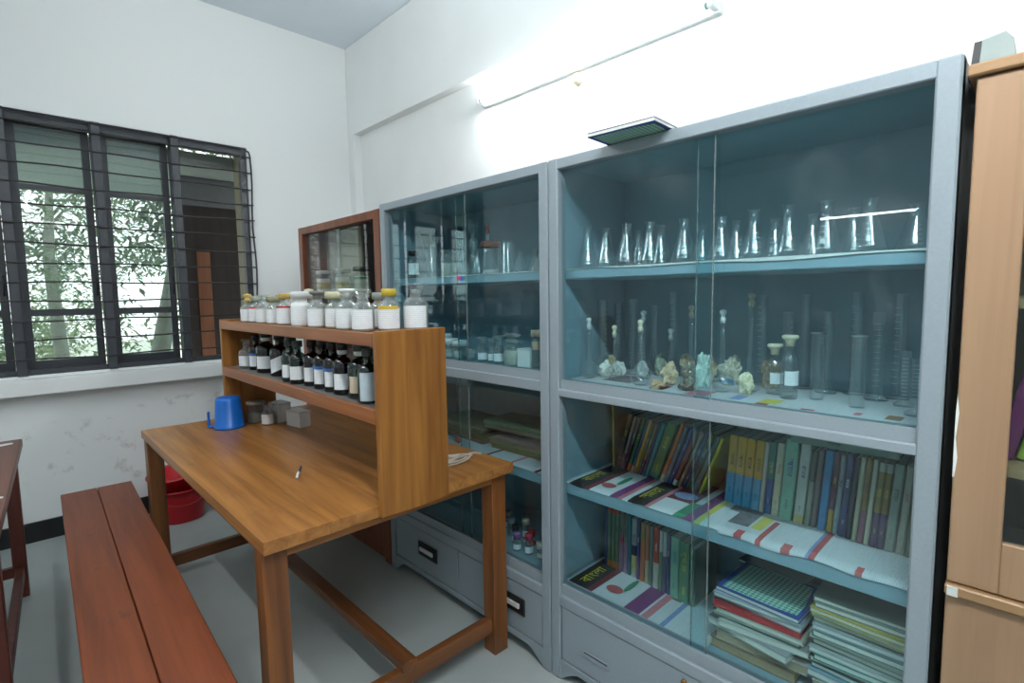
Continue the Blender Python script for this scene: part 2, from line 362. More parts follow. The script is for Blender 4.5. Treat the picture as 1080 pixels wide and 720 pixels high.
def tree(label, base, path, rads, seeds, nleaf, spread, leafcol, leafcol2):
    t = thing('garden_tree', label, 'tree', base)
    add('trunk', MB().tube(path, rads, 9), plain((126, 128, 116), .9, var=.2, vscale=12, bump=.5), t)
    rng = random.Random(seeds[0]); V = []; F = []
    centers = []
    for i in range(seeds[1]):
        a = rng.uniform(0, 6.28); rr = spread[0]*math.sqrt(rng.random()); zz = rng.uniform(spread[1], spread[2])
        centers.append((path[-1][0]+rr*math.cos(a), path[-1][1]+rr*math.sin(a)*.7, zz))
    for n in range(nleaf):
        c = rng.choice(centers); p = Vector(c)+Vector((rng.gauss(0, .16), rng.gauss(0, .16), rng.gauss(0, .14)))
        a = rng.uniform(0, 6.28); d = Vector((math.cos(a), math.sin(a), rng.uniform(-.9, .3))).normalized()
        sd = d.cross(Vector((rng.uniform(-.4, .4), rng.uniform(-.4, .4), 1))).normalized(); l = rng.uniform(.08, .14); wd = l*.17
        b = len(V); V += [p, p+d*l*.45+sd*wd, p+d*l+Vector((0, 0, -.02)), p+d*l*.45-sd*wd]; F += [(b, b+1, b+2), (b, b+2, b+3)]
    br = MB()
    for q, c in enumerate(centers[:9]):
        s0 = Vector(path[-2]).lerp(Vector(path[-1]), q/9); md = s0.lerp(Vector(c), .5)+Vector((rng.uniform(-.15, .15), rng.uniform(-.1, .1), rng.uniform(.05, .2)))
        br.tube([s0, s0.lerp(md, .5)+Vector((0, 0, .05)), md, md.lerp(Vector(c), .6), c], [.018, .015, .012, .008, .004], 5)
    add('branches', br, plain((126, 128, 116), .9, var=.2, vscale=12, bump=.5), t)
    me = bpy.data.meshes.new('leaves'); me.from_pydata(V, [], F)
    o = add('leaves', me, plain(leafcol, .5, var=.25, vscale=9), t); o['kind'] = 'stuff'
tree('leafy tree with upright trunk outside the leftmost window bay', (.46, 8.4, -.5), [(0, 0, 0), (.02, 0, 1.2), (-.02, .03, 2.4), (.04, 0, 3.3)], [.085, .075, .06, .035], (3, 80), 7000, (1.7, 1.4, 3.8), (104, 128, 88), (110, 130, 80))
tree('leaning forked tree outside the middle window bay', (.95, 6.1, -.5), [(0, 0, 0), (.12, 0, 1.3), (.34, .1, 2.3), (.62, .15, 3.1)], [.10, .085, .065, .035], (5, 44), 3600, (.95, 2.3, 3.7), (104, 126, 88), (110, 130, 80))
tree('low shrubby tree behind the leaning trunk outside the window', (.15, 11.2, -.5), [(0, 0, 0), (.02, 0, .5), (-.02, .03, .9), (.04, 0, 1.2)], [.07, .06, .05, .03], (9, 60), 5000, (1.7, .5, 2.0), (130, 148, 92), (110, 130, 80))

# ------------------------------------------------------------------ fluorescent lamps, some of them added fill
LAMPW = plain((232, 236, 234), .35, var=.01)
def tube_lamp(label, p0, p1, out, power, hang=0.0):
    """batten with end holders and a glass tube standing off the wall; p0,p1 on the wall, out = outward normal"""
    p0, p1, out = Vector(p0), Vector(p1), Vector(out); L = (p1-p0).length; d = (p1-p0)/L
    t = thing('tube_lamp', label, 'lamp', p0)
    rot = Matrix((d, out, d.cross(out))).transposed().to_euler(); t.rotation_euler = rot
    add('batten', bx(0, L, 0.001, .035, -.022, .022, bev=.004), LAMPW, t)
    if hang:  # only the added fill tubes hang on rods
        for x in (L*.2, L*.8): add('hanger_rod', MB().tube([(x, .001, 0), (x, -hang, 0)], .006, 8), LAMPW, t)
    for x in (0, L):
        s = 1 if x == 0 else -1
        h = add('tube_holder', MB().box(min(x, x+s*.028), max(x, x+s*.028), .035, .088, -.017, .017, bev=.004), LAMPW, t)
        add('contact_ring', MB().tube([(x+s*.0285, .068, 0), (x+s*.042, .068, 0)], .0155, 12), plain((120, 170, 160), .3), h)
    add('tube', MB().tube([(.042, .068, 0), (L-.042, .068, 0)], .0135, 14), emit('lit_tube_%d' % power, (.96, .99, 1.0), power), t)
    return t
tube_lamp('lit fluorescent tube on a batten on the white wall above the steel cabinets', (XW, 2.455, 2.548), (XW, 1.0, 2.548), (-1, 0, 0), TUBE_WALL)
tube_lamp('fluorescent tube high on the far side wall, reflected in the cabinet glass', (XL, 1.35, 2.50), (XL, 2.62, 2.50), (1, 0, 0), TUBE_FAR)
tube_lamp('fluorescent tube beside the reflected one on the far side wall', (XL, -.35, 2.80), (XL, 1.0, 2.80), (1, 0, 0), TUBE_FAR)
tube_lamp('added fill tube on the wall behind the photographer, near the cabinets', (.9, YB, 2.75), (-.4, YB, 2.75), (0, 1, 0), FILL_BACK)  # unseen tube added to lift the overall brightness
tube_lamp('added fill tube hung from the ceiling in front of the cabinets', (.30, -.95, 2.70), (.30, .50, 2.70), (0, 0, -1), FILL_CEIL, ZC-2.70)  # main top light, an added unseen tube in place of bounced flash
tube_lamp('added fill tube hung from the ceiling above the bench, toward the window', (-.35, 1.5, 2.80), (-.35, 2.95, 2.80), (0, 0, -1), FILL_CEIL*.34, ZC-2.80)  # added out of view to brighten the window wall and table
tube_lamp('added fill tube on the ceiling just behind the photographer', (-1.05, -1.2, ZC), (-1.05, .25, ZC), (0, 0, -1), FILL_CEIL*.15)  # weak fill tube, unseen, added to light the cabinet fronts and flasks
ro = thing('ceiling_rose', 'cream round cable holder with wire ends under the lit tube lamp', 'cable holder', (XW, 1.745, 2.487), (0, -math.pi/2, 0))
add('rose_body', MB().lathe([(0, 0.001), (.03, .001), (.03, .012), (.022, .03), (.012, .036), (0, .036)], 20), plain((222, 210, 182), .45), ro)
for s in (-1, 1): add('wire', MB().tube([(0, 0, .02), (-.025, s*.045, .012), (-.045, s*.07, .012)], .003, 6), plain((170, 170, 160), .5), ro)

# ------------------------------------------------------------------ steel display cabinets
XC = 1.375; XB = 1.805
def steel_cabinet(label, y0, y1, zr0, zr1, ztr, ov, style):
    """y0<y1 ; zr0..zr1 the middle rail; ov = y range where the sliding panes overlap"""
    t = thing('steel_cabinet', label, 'cabinet', (XC, (y0+y1)/2, 0), group='grey steel display cabinets')
    a = y0-(y0+y1)/2; b = -a; D = XB-XC; S = .042
    c = MB().box(0.003, D+.012, a, a+.012, .06, 1.853).box(.003, D+.012, b-.012, b, .06, 1.853).box(.003, D+.012, a+.012, b-.012, 1.84, 1.853)
    c.box(.003, D+.012, a+.012, b-.012, .06, .075)
    add('carcass', c, STEEL, t)
    add('back_panel', bx(D, D+.012, a+.012, b-.012, .075, 1.84), STEELIN, t)
    add('lining', MB().box(.05, D, a+.012, a+.016, .36, 1.838).box(.05, D, b-.016, b-.012, .36, 1.838).box(.05, D, a+.016, b-.016, 1.834, 1.84), STEELIN, t)
    f = MB().box(-.012, .035, a, a+S, 0, 1.853, bev=.004).box(-.012, .035, b-S, b, 0, 1.853, bev=.004)
    f.box(-.011, .035, a+S-.004, b-S+.004, 1.817, 1.852, bev=.003)
    f.box(-.011, .035, a+S-.004, b-S+.004, zr0, zr1-.02, bev=.003)
    f.box(-.011, .035, a+S-.004, b-S+.004, .282, .322, bev=.003)
    f.box(-.009, .03, a+S-.004, b-S+.004, .05, .076, bev=.003)
    add('face_frame', f, STEEL, t)
    # curved kick plate between the feet
    poly = [(a+S-.004, .06)]
    for i in range(9): q = i/8; poly.append((a+S+.10*q, .0+.055*math.sin(q*math.pi/2)))
    for i in range(9): q = 1-i/8; poly.append((b-S-.10*q, .0+.055*math.sin(q*math.pi/2)))
    poly.append((b-S+.004, .06))
    add('kick_plate', MB().prism(poly, 'x', -.008, .004), STEEL, t)
    for za, zb, nm in ((zr1-.02, ztr, 'upper'), (.322, .36, 'lower')):
        tr = add('glass_track', MB().box(0, .008, a+S, b-S, za, zb).box(.016, .022, a+S, b-S, za, zb-.006).box(.03, .036, a+S, b-S, za, zb), STEEL, t)
    # shelves
    add('shelf', bx(.05, D, a+.016, b-.016, 1.452, 1.487, bev=.003), STEELIN, t)
    add('shelf', bx(.012+.03, D, a+.016, b-.016, zr0+.005, zr1+.005, bev=.003), STEELIN, t)
    add('shelf', bx(.042, D, a+.016, b-.016, .682, .725, bev=.003), STEELIN, t)
    add('shelf', bx(.036, D, a+.016, b-.016, .322, .35, bev=.003), STEELIN, t)
    # sliding glass doors, two in front of each compartment
    m0, m1 = ov[0]-(y0+y1)/2, ov[1]-(y0+y1)/2
    for za, zb in ((zr1, 1.82), (.345, zr0+.004)):
        g1 = add('glass_door', bx(.010, .014, m0, b-S+.002, za, zb), PANE, t)
        add('pane_edge', bx(.0095, .0145, m0-.0025, m0, za, zb), PANE_EDGE, g1)
        g2 = add('glass_door', bx(.0235, .0275, a+S-.002, m1, za, zb), PANE, t)
        add('pane_edge', bx(.023, .028, m1, m1+.0025, za, zb), PANE_EDGE, g2)
        if style == 'handles' and za > 1:
            add('sticker', bx(.0085, .0098, m0+.012, m0+.034, 1.462, 1.480), plain((60, 110, 190), .5), g1)
            add('sticker', bx(.0085, .0098, m0+.034, m0+.056, 1.464, 1.482), plain((205, 60, 110), .5), g1)
    # drawer fronts below
    if style == 'handles':
        w2 = (b-S-(a+S))/2
        for k in (0, 1):
            ya = a+S+k*w2+.003; yb = ya+w2-.006
            d = add('drawer_front', bx(-.006, .01, ya, yb, .079, .279, bev=.003), STEEL, t)
            hc = (ya+yb)/2 - .03 + (.0 if k else -.06)
            add('handle_plate', bx(-.014, -.006, hc-.075, hc+.075, .155, .225, bev=.004), BLACK, d)
            add('handle', MB().box(-.024, -.014, hc-.052, hc+.052, .183, .203, bev=.003), plain((214, 216, 218), .35, .3), d)
    else:
        d = add('drawer_front', bx(-.006, .01, a+S+.003, b-S-.003, .079, .279, bev=.003), STEEL, t)
        for yc in (b-.20, a+.24):
            add('handle_recess', bx(-.0115, -.006, yc-.055, yc+.055, .142, .166, bev=.003), STEEL, d)
            add('handle_slot', bx(-.0125, -.0112, yc-.048, yc+.048, .158, .163), plain((60, 66, 70), .5), d)
        k = add('key', MB().lathe([(0, 0), (.009, 0), (.009, .006), (0, .006)], 12), plain((150, 110, 60), .35, .7), d, (-.006, .701-(y0+y1)/2, .252), (0, -math.pi/2, 0))
    return t
steel_cabinet('right grey steel cabinet with glass doors, conical flasks on top and books below', .145, 1.222, 1.047, 1.092, 1.104, (.647, .698), 'slots')
steel_cabinet('left grey steel cabinet behind the table, with black and chrome drawer handles', 1.226, 2.335, 1.052, 1.112, 1.124, (1.70, 1.775), 'handles')

# ------------------------------------------------------------------ work table with reagent rack
T = .76; TX0, TX1, TY0, TY1 = .446, 1.362, 1.41, 3.105
t = thing('laboratory_table', 'orange-brown wooden work table with a two-shelf bottle rack', 'table', ((TX0+TX1)/2, (TY0+TY1)/2, 0))
ox, oy = (TX0+TX1)/2, (TY0+TY1)/2
def L(x0, x1, y0, y1, z0, z1, bev=.004, seg=2): return bx(x0-ox, x1-ox, y0-oy, y1-oy, z0, z1, bev=bev, seg=seg)
n = 5; wdt = (TX1-TX0)/n
for i in range(n): add('plank', L(TX0+wdt*i, TX0+wdt*(i+1)-.0004, TY0, TY1, T-.036, T, .0006, 1), TABLEW, t)
add('apron', L(TX0+.05, TX1-.05, TY0+.032, TY0+.056, T-.072, T-.036), TABLEWX, t)
add('apron', L(TX0+.05, TX1-.05, TY1-.056, TY1-.032, T-.072, T-.036), TABLEWX, t)
add('apron', L(TX0+.02, TX0+.044, TY0+.08, TY1-.08, T-.072, T-.036), LEGWY, t)
add('apron', L(TX1-.044, TX1-.02, TY0+.08, TY1-.08, T-.072, T-.036), LEGWY, t)
for xa in (TX0+.004, TX1-.082):
    for ya in (TY0+.03, TY1-.095): add('leg', L(xa, xa+.068, ya, ya+.065, 0, T-.036), LEGW, t)
add('cross_rail', L(TX0+.07, TX1-.08, TY0+.045, TY0+.08, .085, .145), LEGWX, t)
add('cross_rail', L(TX0+.07, TX1-.08, TY1-.08, TY1-.045, .055, .115), LEGWX, t)
add('centre_rail', L(.87, .925, TY0+.03, TY1-.08, .145, .18), LEGWY, t)
RX0, RX1, RY0, RY1 = .785, 1.037, 1.385, 2.955
add('side_panel', L(RX0, RX1, RY0, RY0+.025, .727, 1.298, .003), TABLEWZ, t)
add('side_panel', L(RX0, RX1, RY1-.025, RY1, T, 1.298, .003), TABLEWZ, t)
for z0, z1, nm in ((1.25, 1.292, 'upper_shelf'), (1.012, 1.058, 'lower_shelf')):
    add(nm, L(RX0+.02, RX1, RY0+.025, RY1-.025, z1-.02, z1-.004, .001, 1), RACKRED, t)
    add('shelf_lip', L(RX0, RX0+.02, RY0+.025, RY1-.025, z0, z1, .003), RACKRED, t)
    add('shelf_lip', L(RX1-.02, RX1, RY0+.026, RY1-.026, z0-.0, z1-.021, .003), RACKRED, t)
sh = tag(add('shelf_liner', bx(RX0+.021, RX1-.002, RY0+.03, RY1-.03, 1.0545, 1.0555), plain((120, 124, 122), .4)), 'worn grey sheet lining the lower shelf of the bottle rack', 'liner')

# ------------------------------------------------------------------ bench, dark table, basin, bucket
bn = thing('bench', 'long red-brown wooden bench of two planks beside the work table', 'bench', (.24, 2.2, 0), (0, 0, R(-2.0)))
for x0, x1 in ((-.143, -.0018), (.0008, .143)): add('plank', bx(x0, x1, -1.35, 1.16, .42, .45, bev=.004, seg=2), BENCHW, bn)
for y in (-1.15, 1.0):
    for x in (-.115, .07): add('leg', bx(x, x+.045, y-.025, y+.025, 0, .42, bev=.003), BENCHL, bn)
    add('cross_rail', bx(-.115, .115, y-.015, y+.015, .36, .42, bev=.002), BENCHL, bn)
    add('cross_rail', bx(-.07, .07, y-.012, y+.012, .10, .14, bev=.002), BENCHL, bn)
add('long_rail', bx(-.015, .015, -1.138, .988, .105, .135, bev=.002), BENCHL, bn)
for x in (-.112, .097): add('long_rail', bx(x, x+.016, -1.12, .97, .375, .42, bev=.002), BENCHL, bn)
dt = thing('dark_table', 'dark red-brown wooden table at the left edge, white scraps on top', 'table', (-.48, 2.828, 0), (0, 0, R(-3.3)))
for i in range(4): add('plank', bx(-.47+i*.235, -.47+(i+1)*.235-.002, -1.0, .60, .715, .75, bev=.003), LTABW, dt)
for x in (-.44, .395):
    for y in (-.52, .535): add('leg', bx(x, x+.05, y, y+.05, 0, .715, bev=.003), LTABL, dt)
    add('side_rail', bx(x+.01, x+.04, -.47, .535, .64, .715, bev=.002), LTABL, dt)
    add('foot_rail', bx(x+.01, x+.04, -.47, .535, .10, .15, bev=.002), LTABL, dt)
add('cross_rail', bx(-.39, .395, .55, .575, .65, .715, bev=.002), LTABL, dt); add('cross_rail', bx(-.39, .395, -.505, -.48, .65, .715, bev=.002), LTABL, dt)
add('cross_rail', bx(-.39, .395, .55, .575, .10, .15, bev=.002), LTABL, dt)
for i, (x, y, r) in enumerate(((-.04, 3.31, .3), (-.075, 2.42, -.4))):
    sc_ = MB(); nn = 9
    poly = [(.034*math.cos(2*math.pi*k/nn)*(.75+.4*random.random()), .022*math.sin(2*math.pi*k/nn)*(.75+.4*random.random())) for k in range(nn)]
    sc_.prism(poly, 'z', 0, .0015)
    tag(add('paper_scrap', sc_, plain((222, 226, 226), .8), None, (x, y, .7502), (0, 0, r)), ('torn white paper scrap at the far corner of the dark table', 'torn white paper scrap on the near edge of the dark table')[i], 'paper')
RED = plain((190, 16, 32), .3, var=.05)
bk = thing('bucket', 'red plastic bucket on the floor behind the table leg', 'bucket', (.735, 3.86, 0))
add('bucket_body', MB().lathe([(0, 0.002), (.128, .002), (.132, .01), (.148, .15), (.152, .2), (.158, .2), (.158, .212), (.150, .212), (.146, .2), (.128, .012), (0, .012)], 36), RED, bk)
add('handle', MB().tube([(.155*math.cos(a), -.155*math.sin(a)*.98, .196-.075*math.sin(a)) for a in [math.pi*i/18 for i in range(19)]], .0035, 6), plain((190, 60, 60), .4), bk)
bs = thing('basin', 'red plastic basin with a wide rim sitting on the bucket', 'basin', (.725, 3.855, .2125), (R(4), R(-6), 0))
add('basin_body', MB().lathe([(0, 0.012), (.095, .012), (.10, .018), (.125, .085), (.158, .09), (.160, .097), (.125, .094), (.095, .022), (0, .02)], 36), RED, bs)

# ------------------------------------------------------------------ wooden glass case left of the steel cabinets
wc = thing('wooden_glass_case', 'reddish brown wooden case with sliding glass between wall corner and steel cabinets', 'display case', (1.375, 2.84, 0))
a, b = -.50, .485
cs = MB().box(0, .42, a, a+.02, 0, 1.835).box(0, .42, b-.02, b, 0, 1.835).box(0, .42, a+.02, b-.02, 1.815, 1.835).box(.405, .42, a+.02, b-.02, 0, 1.815).box(0, .405, a+.02, b-.02, .06, .08).box(.01, .02, a+.02, b-.02, 0, .06)
add('carcass', cs, CASEW, wc)
add('face_frame', MB().box(-.012, .02, a, a+.06, 0, 1.835, bev=.003).box(-.012, .02, b-.055, b, 0, 1.835, bev=.003).box(-.011, .02, a+.06, b-.055, 1.79, 1.834, bev=.003).box(-.011, .02, a+.06, b-.055, .88, .95, bev=.003), CASEW, wc)
add('cupboard_door', bx(-.008, .01, a+.062, -.002, .084, .877, bev=.003), CASEW, wc); add('cupboard_door', bx(-.008, .01, .002, b-.057, .084, .877, bev=.003), CASEW, wc)
add('backing_board', bx(.16, .17, .0, b-.021, 1.4205, 1.812), plain((196, 196, 190), .7), wc)
add('shelf', bx(.03, .405, a+.02, b-.02, 1.40, 1.42), CASEW, wc); add('shelf', bx(.03, .405, a+.02, b-.02, .93, .95), CASEW, wc)
add('glass_door', bx(.012, .016, -.02, b-.054, .95, 1.79), FROST, wc); add('glass_door', bx(.020, .024, a+.06, .03, .95, 1.79), glass('dark_case_pane', (.80, .82, .78), .02, .22, 4.0, .01, .01), wc)

# ------------------------------------------------------------------ pale wooden cupboard at the right edge
pc = thing('pale_cupboard', 'pale wood-laminate cupboard with a glazed door at the right edge', 'cupboard', (1.36, -.34, 0))
y0, y1 = -.465, .465
cs = MB().box(.02, .44, y0, y0+.018, 0, 1.80).box(.02, .44, y1-.018, y1, 0, 1.80).box(.425, .44, y0+.018, y1-.018, 0, 1.80).box(.02, .425, y0+.018, y1-.018, .06, .078).box(.02, .425, y0+.018, y1-.018, .78, .80)
add('carcass', cs, PALEW, pc)
add('top_board', bx(-.012, .45, y0-.01, y1+.012, 1.80, 1.822, bev=.003), PALEWY, pc)
add('ledge', bx(-.012, .02, y0, y1, .775, .797, bev=.003), PALEWY, pc)
for s in (0, 1):
    ya = (y0+.002, .001)[s]; yb = (-.001, y1-.002)[s]
    d = add('glazed_door', MB().box(0, .02, ya, ya+.078, .80, 1.798, bev=.002).box(0, .02, yb-.078, yb, .80, 1.798, bev=.002).box(0, .02, ya+.078, yb-.078, .80, .905, bev=.002).box(0, .02, ya+.078, yb-.078, 1.70, 1.798, bev=.002), PALEW, pc)
    add('pane', bx(.008, .012, ya+.076, yb-.076, .90, 1.705), PANE, d)
    d = add('cupboard_door', bx(0, .02, ya, yb, .08, .772, bev=.002), PALEW, pc)
add('shelf', bx(.03, .425, y0+.018, y1-.018, 1.03, 1.05), PALEWY, pc); add('shelf', bx(.03, .425, y0+.018, y1-.018, 1.36, 1.38), PALEWY, pc)
add('corner_cap', bx(-.016, -.012, y1-.022, y1-.004, .776, .796, bev=.001), plain((210, 212, 206), .4), pc)
add('chipped_edge', MB().prism([(y1-.004, 1.02), (y1-.001, 1.02), (y1-.0005, 1.15), (y1-.002, 1.19), (y1-.006, 1.15), (y1-.003, 1.10), (y1-.007, 1.06)], 'x', -.0012, .0), plain((225, 228, 222), .7), pc)
gb = thing('grey_box', 'pale grey-green box with a black side lying on the pale cupboard', 'box', (1.50, .100, 1.822), (0, 0, 0))
add('box_body', MB().prism([(-.026, 0), (.03, 0), (.026, .07), (-.008, .076), (-.02, .06)], 'x', -.06, .14), plain((138, 152, 150), .5), gb)
add('black_side', MB().prism([(.0305, 0), (.044, .0), (.038, .07), (.0265, .07)], 'x', -.058, .138), BLACK, gb)

# ------------------------------------------------------------------ glassware and bottles
def prof_erl(r, h, rn):
    za, zb = .012, h*.74; ra, rb = r*.985, rn*1.05
    cone = [(ra+(rb-ra)*q, za+(zb-za)*q) for q in (0, .05, .3, .6, .95, 1)]
    return [(0, .001), (r*.94, .001), (r, .005)] + cone + [(rn, h*.80), (rn, h*.96), (rn*1.22, h*.985), (rn*1.22, h)]
def prof_bottle(r, h, rn, sh=.62):
    return [(0, .001), (r*.93, .001), (r, .006), (r, h*sh), (r*.93, h*(sh+.07)), (r*.62, h*(sh+.14)), (rn, h*(sh+.17)), (rn, h*.93), (rn*1.25, h*.95), (rn*1.25, h)]
def prof_vol(r, h, rn):
    p = [(0, .001), (r*.55, .001), (r*.62, .004)]
    for i in range(1, 10):
        a = -55+i*14.0; p.append((max(rn, r*math.cos(R(a))), r*.82+r*math.sin(R(a))))
    z = p[-1][1]
    return p+[(rn*1.15, z+r*.25), (rn, z+r*.5), (rn, h*.975), (rn*1.35, h*.985), (rn*1.35, h)]
def prof_cyl(r, h):
    return [(0, .001), (r*1.9, .001), (r*1.9, .006), (r*1.05, .014), (r, .018), (r, h*.985), (r*1.12, h)]
def prof_beak(r, h): return [(0, .001), (r*.92, .001), (r, .006), (r, h*.96), (r*1.08, h)]
MESHC = {}
def lm(kind, *a, seg=24):
    k = (kind,)+a
    if k not in MESHC:
        p = {'erl': prof_erl, 'bot': prof_bottle, 'vol': prof_vol, 'cyl': prof_cyl, 'bk': prof_beak}[kind](*a)
        MESHC[k] = MB().lathe(p, seg).mesh(kind)
    return MESHC[k]
def stopper_mesh(rn, kind):
    k = ('st', rn, kind)
    if k not in MESHC:
        if kind == 'flat': p = [(0, -.012), (rn*.85, -.012), (rn*.95, .001), (rn*1.0, .004), (rn*1.6, .010), (rn*1.65, .016), (rn*1.4, .019), (0, .019)]
        elif kind == 'cap': p = [(0, .012), (rn*1.32, .012), (rn*1.38, .010), (rn*1.38, -.012), (rn*1.27, -.012)][::-1]
        elif kind == 'knob': p = [(0, -.012), (rn*.85, -.012), (rn, .002), (rn*.7, .008), (rn*.55, .011), (rn*1.15, .019), (rn*1.1, .027), (0, .031)]
        MESHC[k] = MB().lathe(p, 16).mesh('stopper')
    return MESHC[k]
def shared(name, me, mat, parent, loc=(0, 0, 0), rot=(0, 0, 0)):
    """one mesh used by many objects, each with its own material slot"""
    o = bpy.data.objects.new(name, me); COL.objects.link(o)
    if not me.materials: me.materials.append(mat)
    o.material_slots[0].link = 'OBJECT'; o.material_slots[0].material = mat
    o.parent = parent; o.location = loc; o.rotation_euler = rot
    return o
def label_mesh(r, z0, z1, a0=170, a1=290, dz=0.0):
    k = ('lab', r, z0, z1, a0, a1, dz)
    if k not in MESHC: MESHC[k] = MB().arc(r+.0007, z0, z1, a0, a1, 12, dz=dz).mesh('label')
    return MESHC[k]
def bottle(name, label, cat, loc, r, h, mat, group, rn=None, stop=None, stopmat=None, lab=None, labmat=None, rot=0, sh=.62, extra=None, fill=None):
    rn = rn or r*.45
    o = thing(name, label, cat, loc, (0, 0, rot), group)
    shared('body', lm('bot', r, h, rn, sh), mat, o)
    if fill: shared('contents', fill_mesh(r, h*fill[0]), fill[1], o)
    if stop: shared('stopper' if stop != 'cap' else 'cap', stopper_mesh(rn, stop), stopmat, o, (0, 0, h))
    if lab: shared('label', label_mesh(r, h*lab[0], h*lab[1], *(lab[2:] if len(lab) > 2 else ())), labmat or LABEL, o)
    if extra: shared('label_band', label_mesh(r+.0006, h*extra[0], h*extra[1]), extra[2], o)
    return o
def fill_mesh(r, h):
    k = ('fill', r, h)
    if k not in MESHC: MESHC[k] = MB().lathe([(0, .003), (r*.9, .003), (r*.95, .007), (r*.95, h), (0, h)], 20).mesh('contents')
    return MESHC[k]

ZS = 1.4885
# conical flasks on the top shelf of the right cabinet
ER = [(1.5, 1.158, .143), (1.5, 1.079, .134), (1.5, .996, .142), (1.66, 1.05, .137), (1.5, .908, .139), (1.64, .951, .142), (1.5, .791, .134), (1.64, .80, .125),
      (1.5, .676, .127), (1.64, .692, .13), (1.5, .585, .135), (1.64, .578, .123), (1.5, .497, .137), (1.5, .408, .134), (1.64, .479, .125), (1.63, .378, .128), (1.5, .316, .129), (1.53, .229, .108)]
front = sorted([e for e in ER if e[0] < 1.6], key=lambda e: -e[1]); back = sorted([e for e in ER if e[0] >= 1.6], key=lambda e: -e[1])
for row, nm in ((front, 'front'), (back, 'rear')):
    for i, (x, y, h) in enumerate(row):
        o = thing('conical_flask', f'clear conical flask, {ORD[i]} from the left in the {nm} row of the top shelf', 'flask', (x, y, ZS), (0, 0, math.atan2(-y, -x)+random.uniform(-.3, .3)), 'conical flasks on the top shelf')
        shared('body', lm('erl', .0385, h, .0145), CLEAR, o)
        k = ('erm', h)
        if k not in MESHC:
            mm = MB()
            for q in range(5): mm.arc(.0385-(.0245)*(q*.12+.12), h*(.12+.1*q), h*(.12+.1*q)+.0012, -20, 20, 5)
            mm.arc(.0292, h*.2, h*.30, -14, 6, 4)
            MESHC[k] = mm.mesh('graduation')
        shared('graduation', MESHC[k], WHITEPL, o)

Z2 = 1.0985
ITEMS = [('v', 1.504, 1.155, .187), ('c', 1.60, 1.165, .28), ('c', 1.70, 1.165, .265), ('c', 1.745, 1.10, .21), ('v', 1.542, 1.072, .16), ('v', 1.494, .937, .185), ('v', 1.605, .995, .21),
         ('c', 1.74, 1.03, .255), ('c', 1.68, 1.085, .28), ('c', 1.75, .96, .305), ('v', 1.67, .925, .147), ('v', 1.63, .83, .229), ('v', 1.555, .69, .219), ('v', 1.608, .628, .267),
         ('b', 1.616, .560, .154), ('b', 1.57, .505, .185), ('C', 1.607, .445, .186), ('C', 1.561, .339, .186), ('c', 1.745, .645, .29), ('c', 1.68, .548, .24), ('c', 1.76, .525, .29),
         ('c', 1.73, .455, .24), ('c', 1.755, .388, .295), ('c', 1.70, .325, .24), ('c', 1.755, .285, .29), ('c', 1.655, .255, .144), ('c', 1.545, .215, .137)]
ITEMS = sorted(ITEMS, key=lambda e: e[0]+'%07.3f' % (9-e[2]))
cnt = {}
NM = {'v': ('volumetric_flask', 'volumetric flask'), 'c': ('measuring_cylinder', 'measuring cylinder'), 'C': ('wide_cylinder', 'cylinder'), 'b': ('glass_bottle', 'bottle')}
CREAM = plain((214, 206, 180), .6)
for kd, x, y, h in ITEMS:
    i = cnt.get(kd, 0); cnt[kd] = i+1
    nm, cat = NM[kd]
    if kd == 'v':
        o = thing(nm, f'round-bellied volumetric flask with stopper, {ORD[i]} from the left in the right cabinet', cat, (x, y, Z2), (0, 0, random.uniform(0, 6)), 'volumetric flasks in the right cabinet')
        shared('body', lm('vol', .034 if h > .17 else .028, h, .0075), CLEAR, o)
        shared('stopper', stopper_mesh(.0085, 'knob'), CREAM if i % 2 else WHITEPL, o, (0, 0, h))
        if i == 6: shared('label', label_mesh(.0345, .022, .034, 160, 290), plain((90, 160, 200), .5), o)
    elif kd == 'c':
        o = thing(nm, f'tall clear measuring cylinder, {ORD[i]} from the left at the back of the middle glass shelf', cat, (x, y, Z2), (0, 0, random.uniform(0, 6)), 'tall cylinders in the right cabinet')
        shared('body', lm('cyl', .0155 if h > .2 else .012, h), CLEAR, o)
        k = ('grad', h)
        if k not in MESHC:
            mm = MB()
            for q in range(12): mm.arc(.016 if h > .2 else .0125, h*(.15+.065*q), h*(.15+.065*q)+.0012, 190, 250, 4)
            MESHC[k] = mm.mesh('graduation')
        shared('graduation', MESHC[k], WHITEPL, o)
    elif kd == 'C':
        o = thing(nm, f'wide clear glass cylinder standing on newspaper, {("left", "right")[i]} one of the pair', cat, (x, y, Z2), (0, 0, 0), 'wide cylinders on newspaper')
        shared('body', lm('bk', .0175, h), CLEAR, o)
        shared('rim', MESHC.setdefault('rimC', MB().lathe([(.0175, 0), (.0205, .001), (.0205, .004), (.0178, .005)], 24).mesh('rim')), JARGL, o, (0, 0, h-.004))
    else:
        bottle(nm, f'clear bottle with straight sides and stopper, {("left", "right")[i]} of two in the right cabinet', cat, (x, y, Z2), .023, h-.025, CLEAR, 'clear stoppered bottles', .013, 'flat', CREAM, (.25, .5), rot=0)
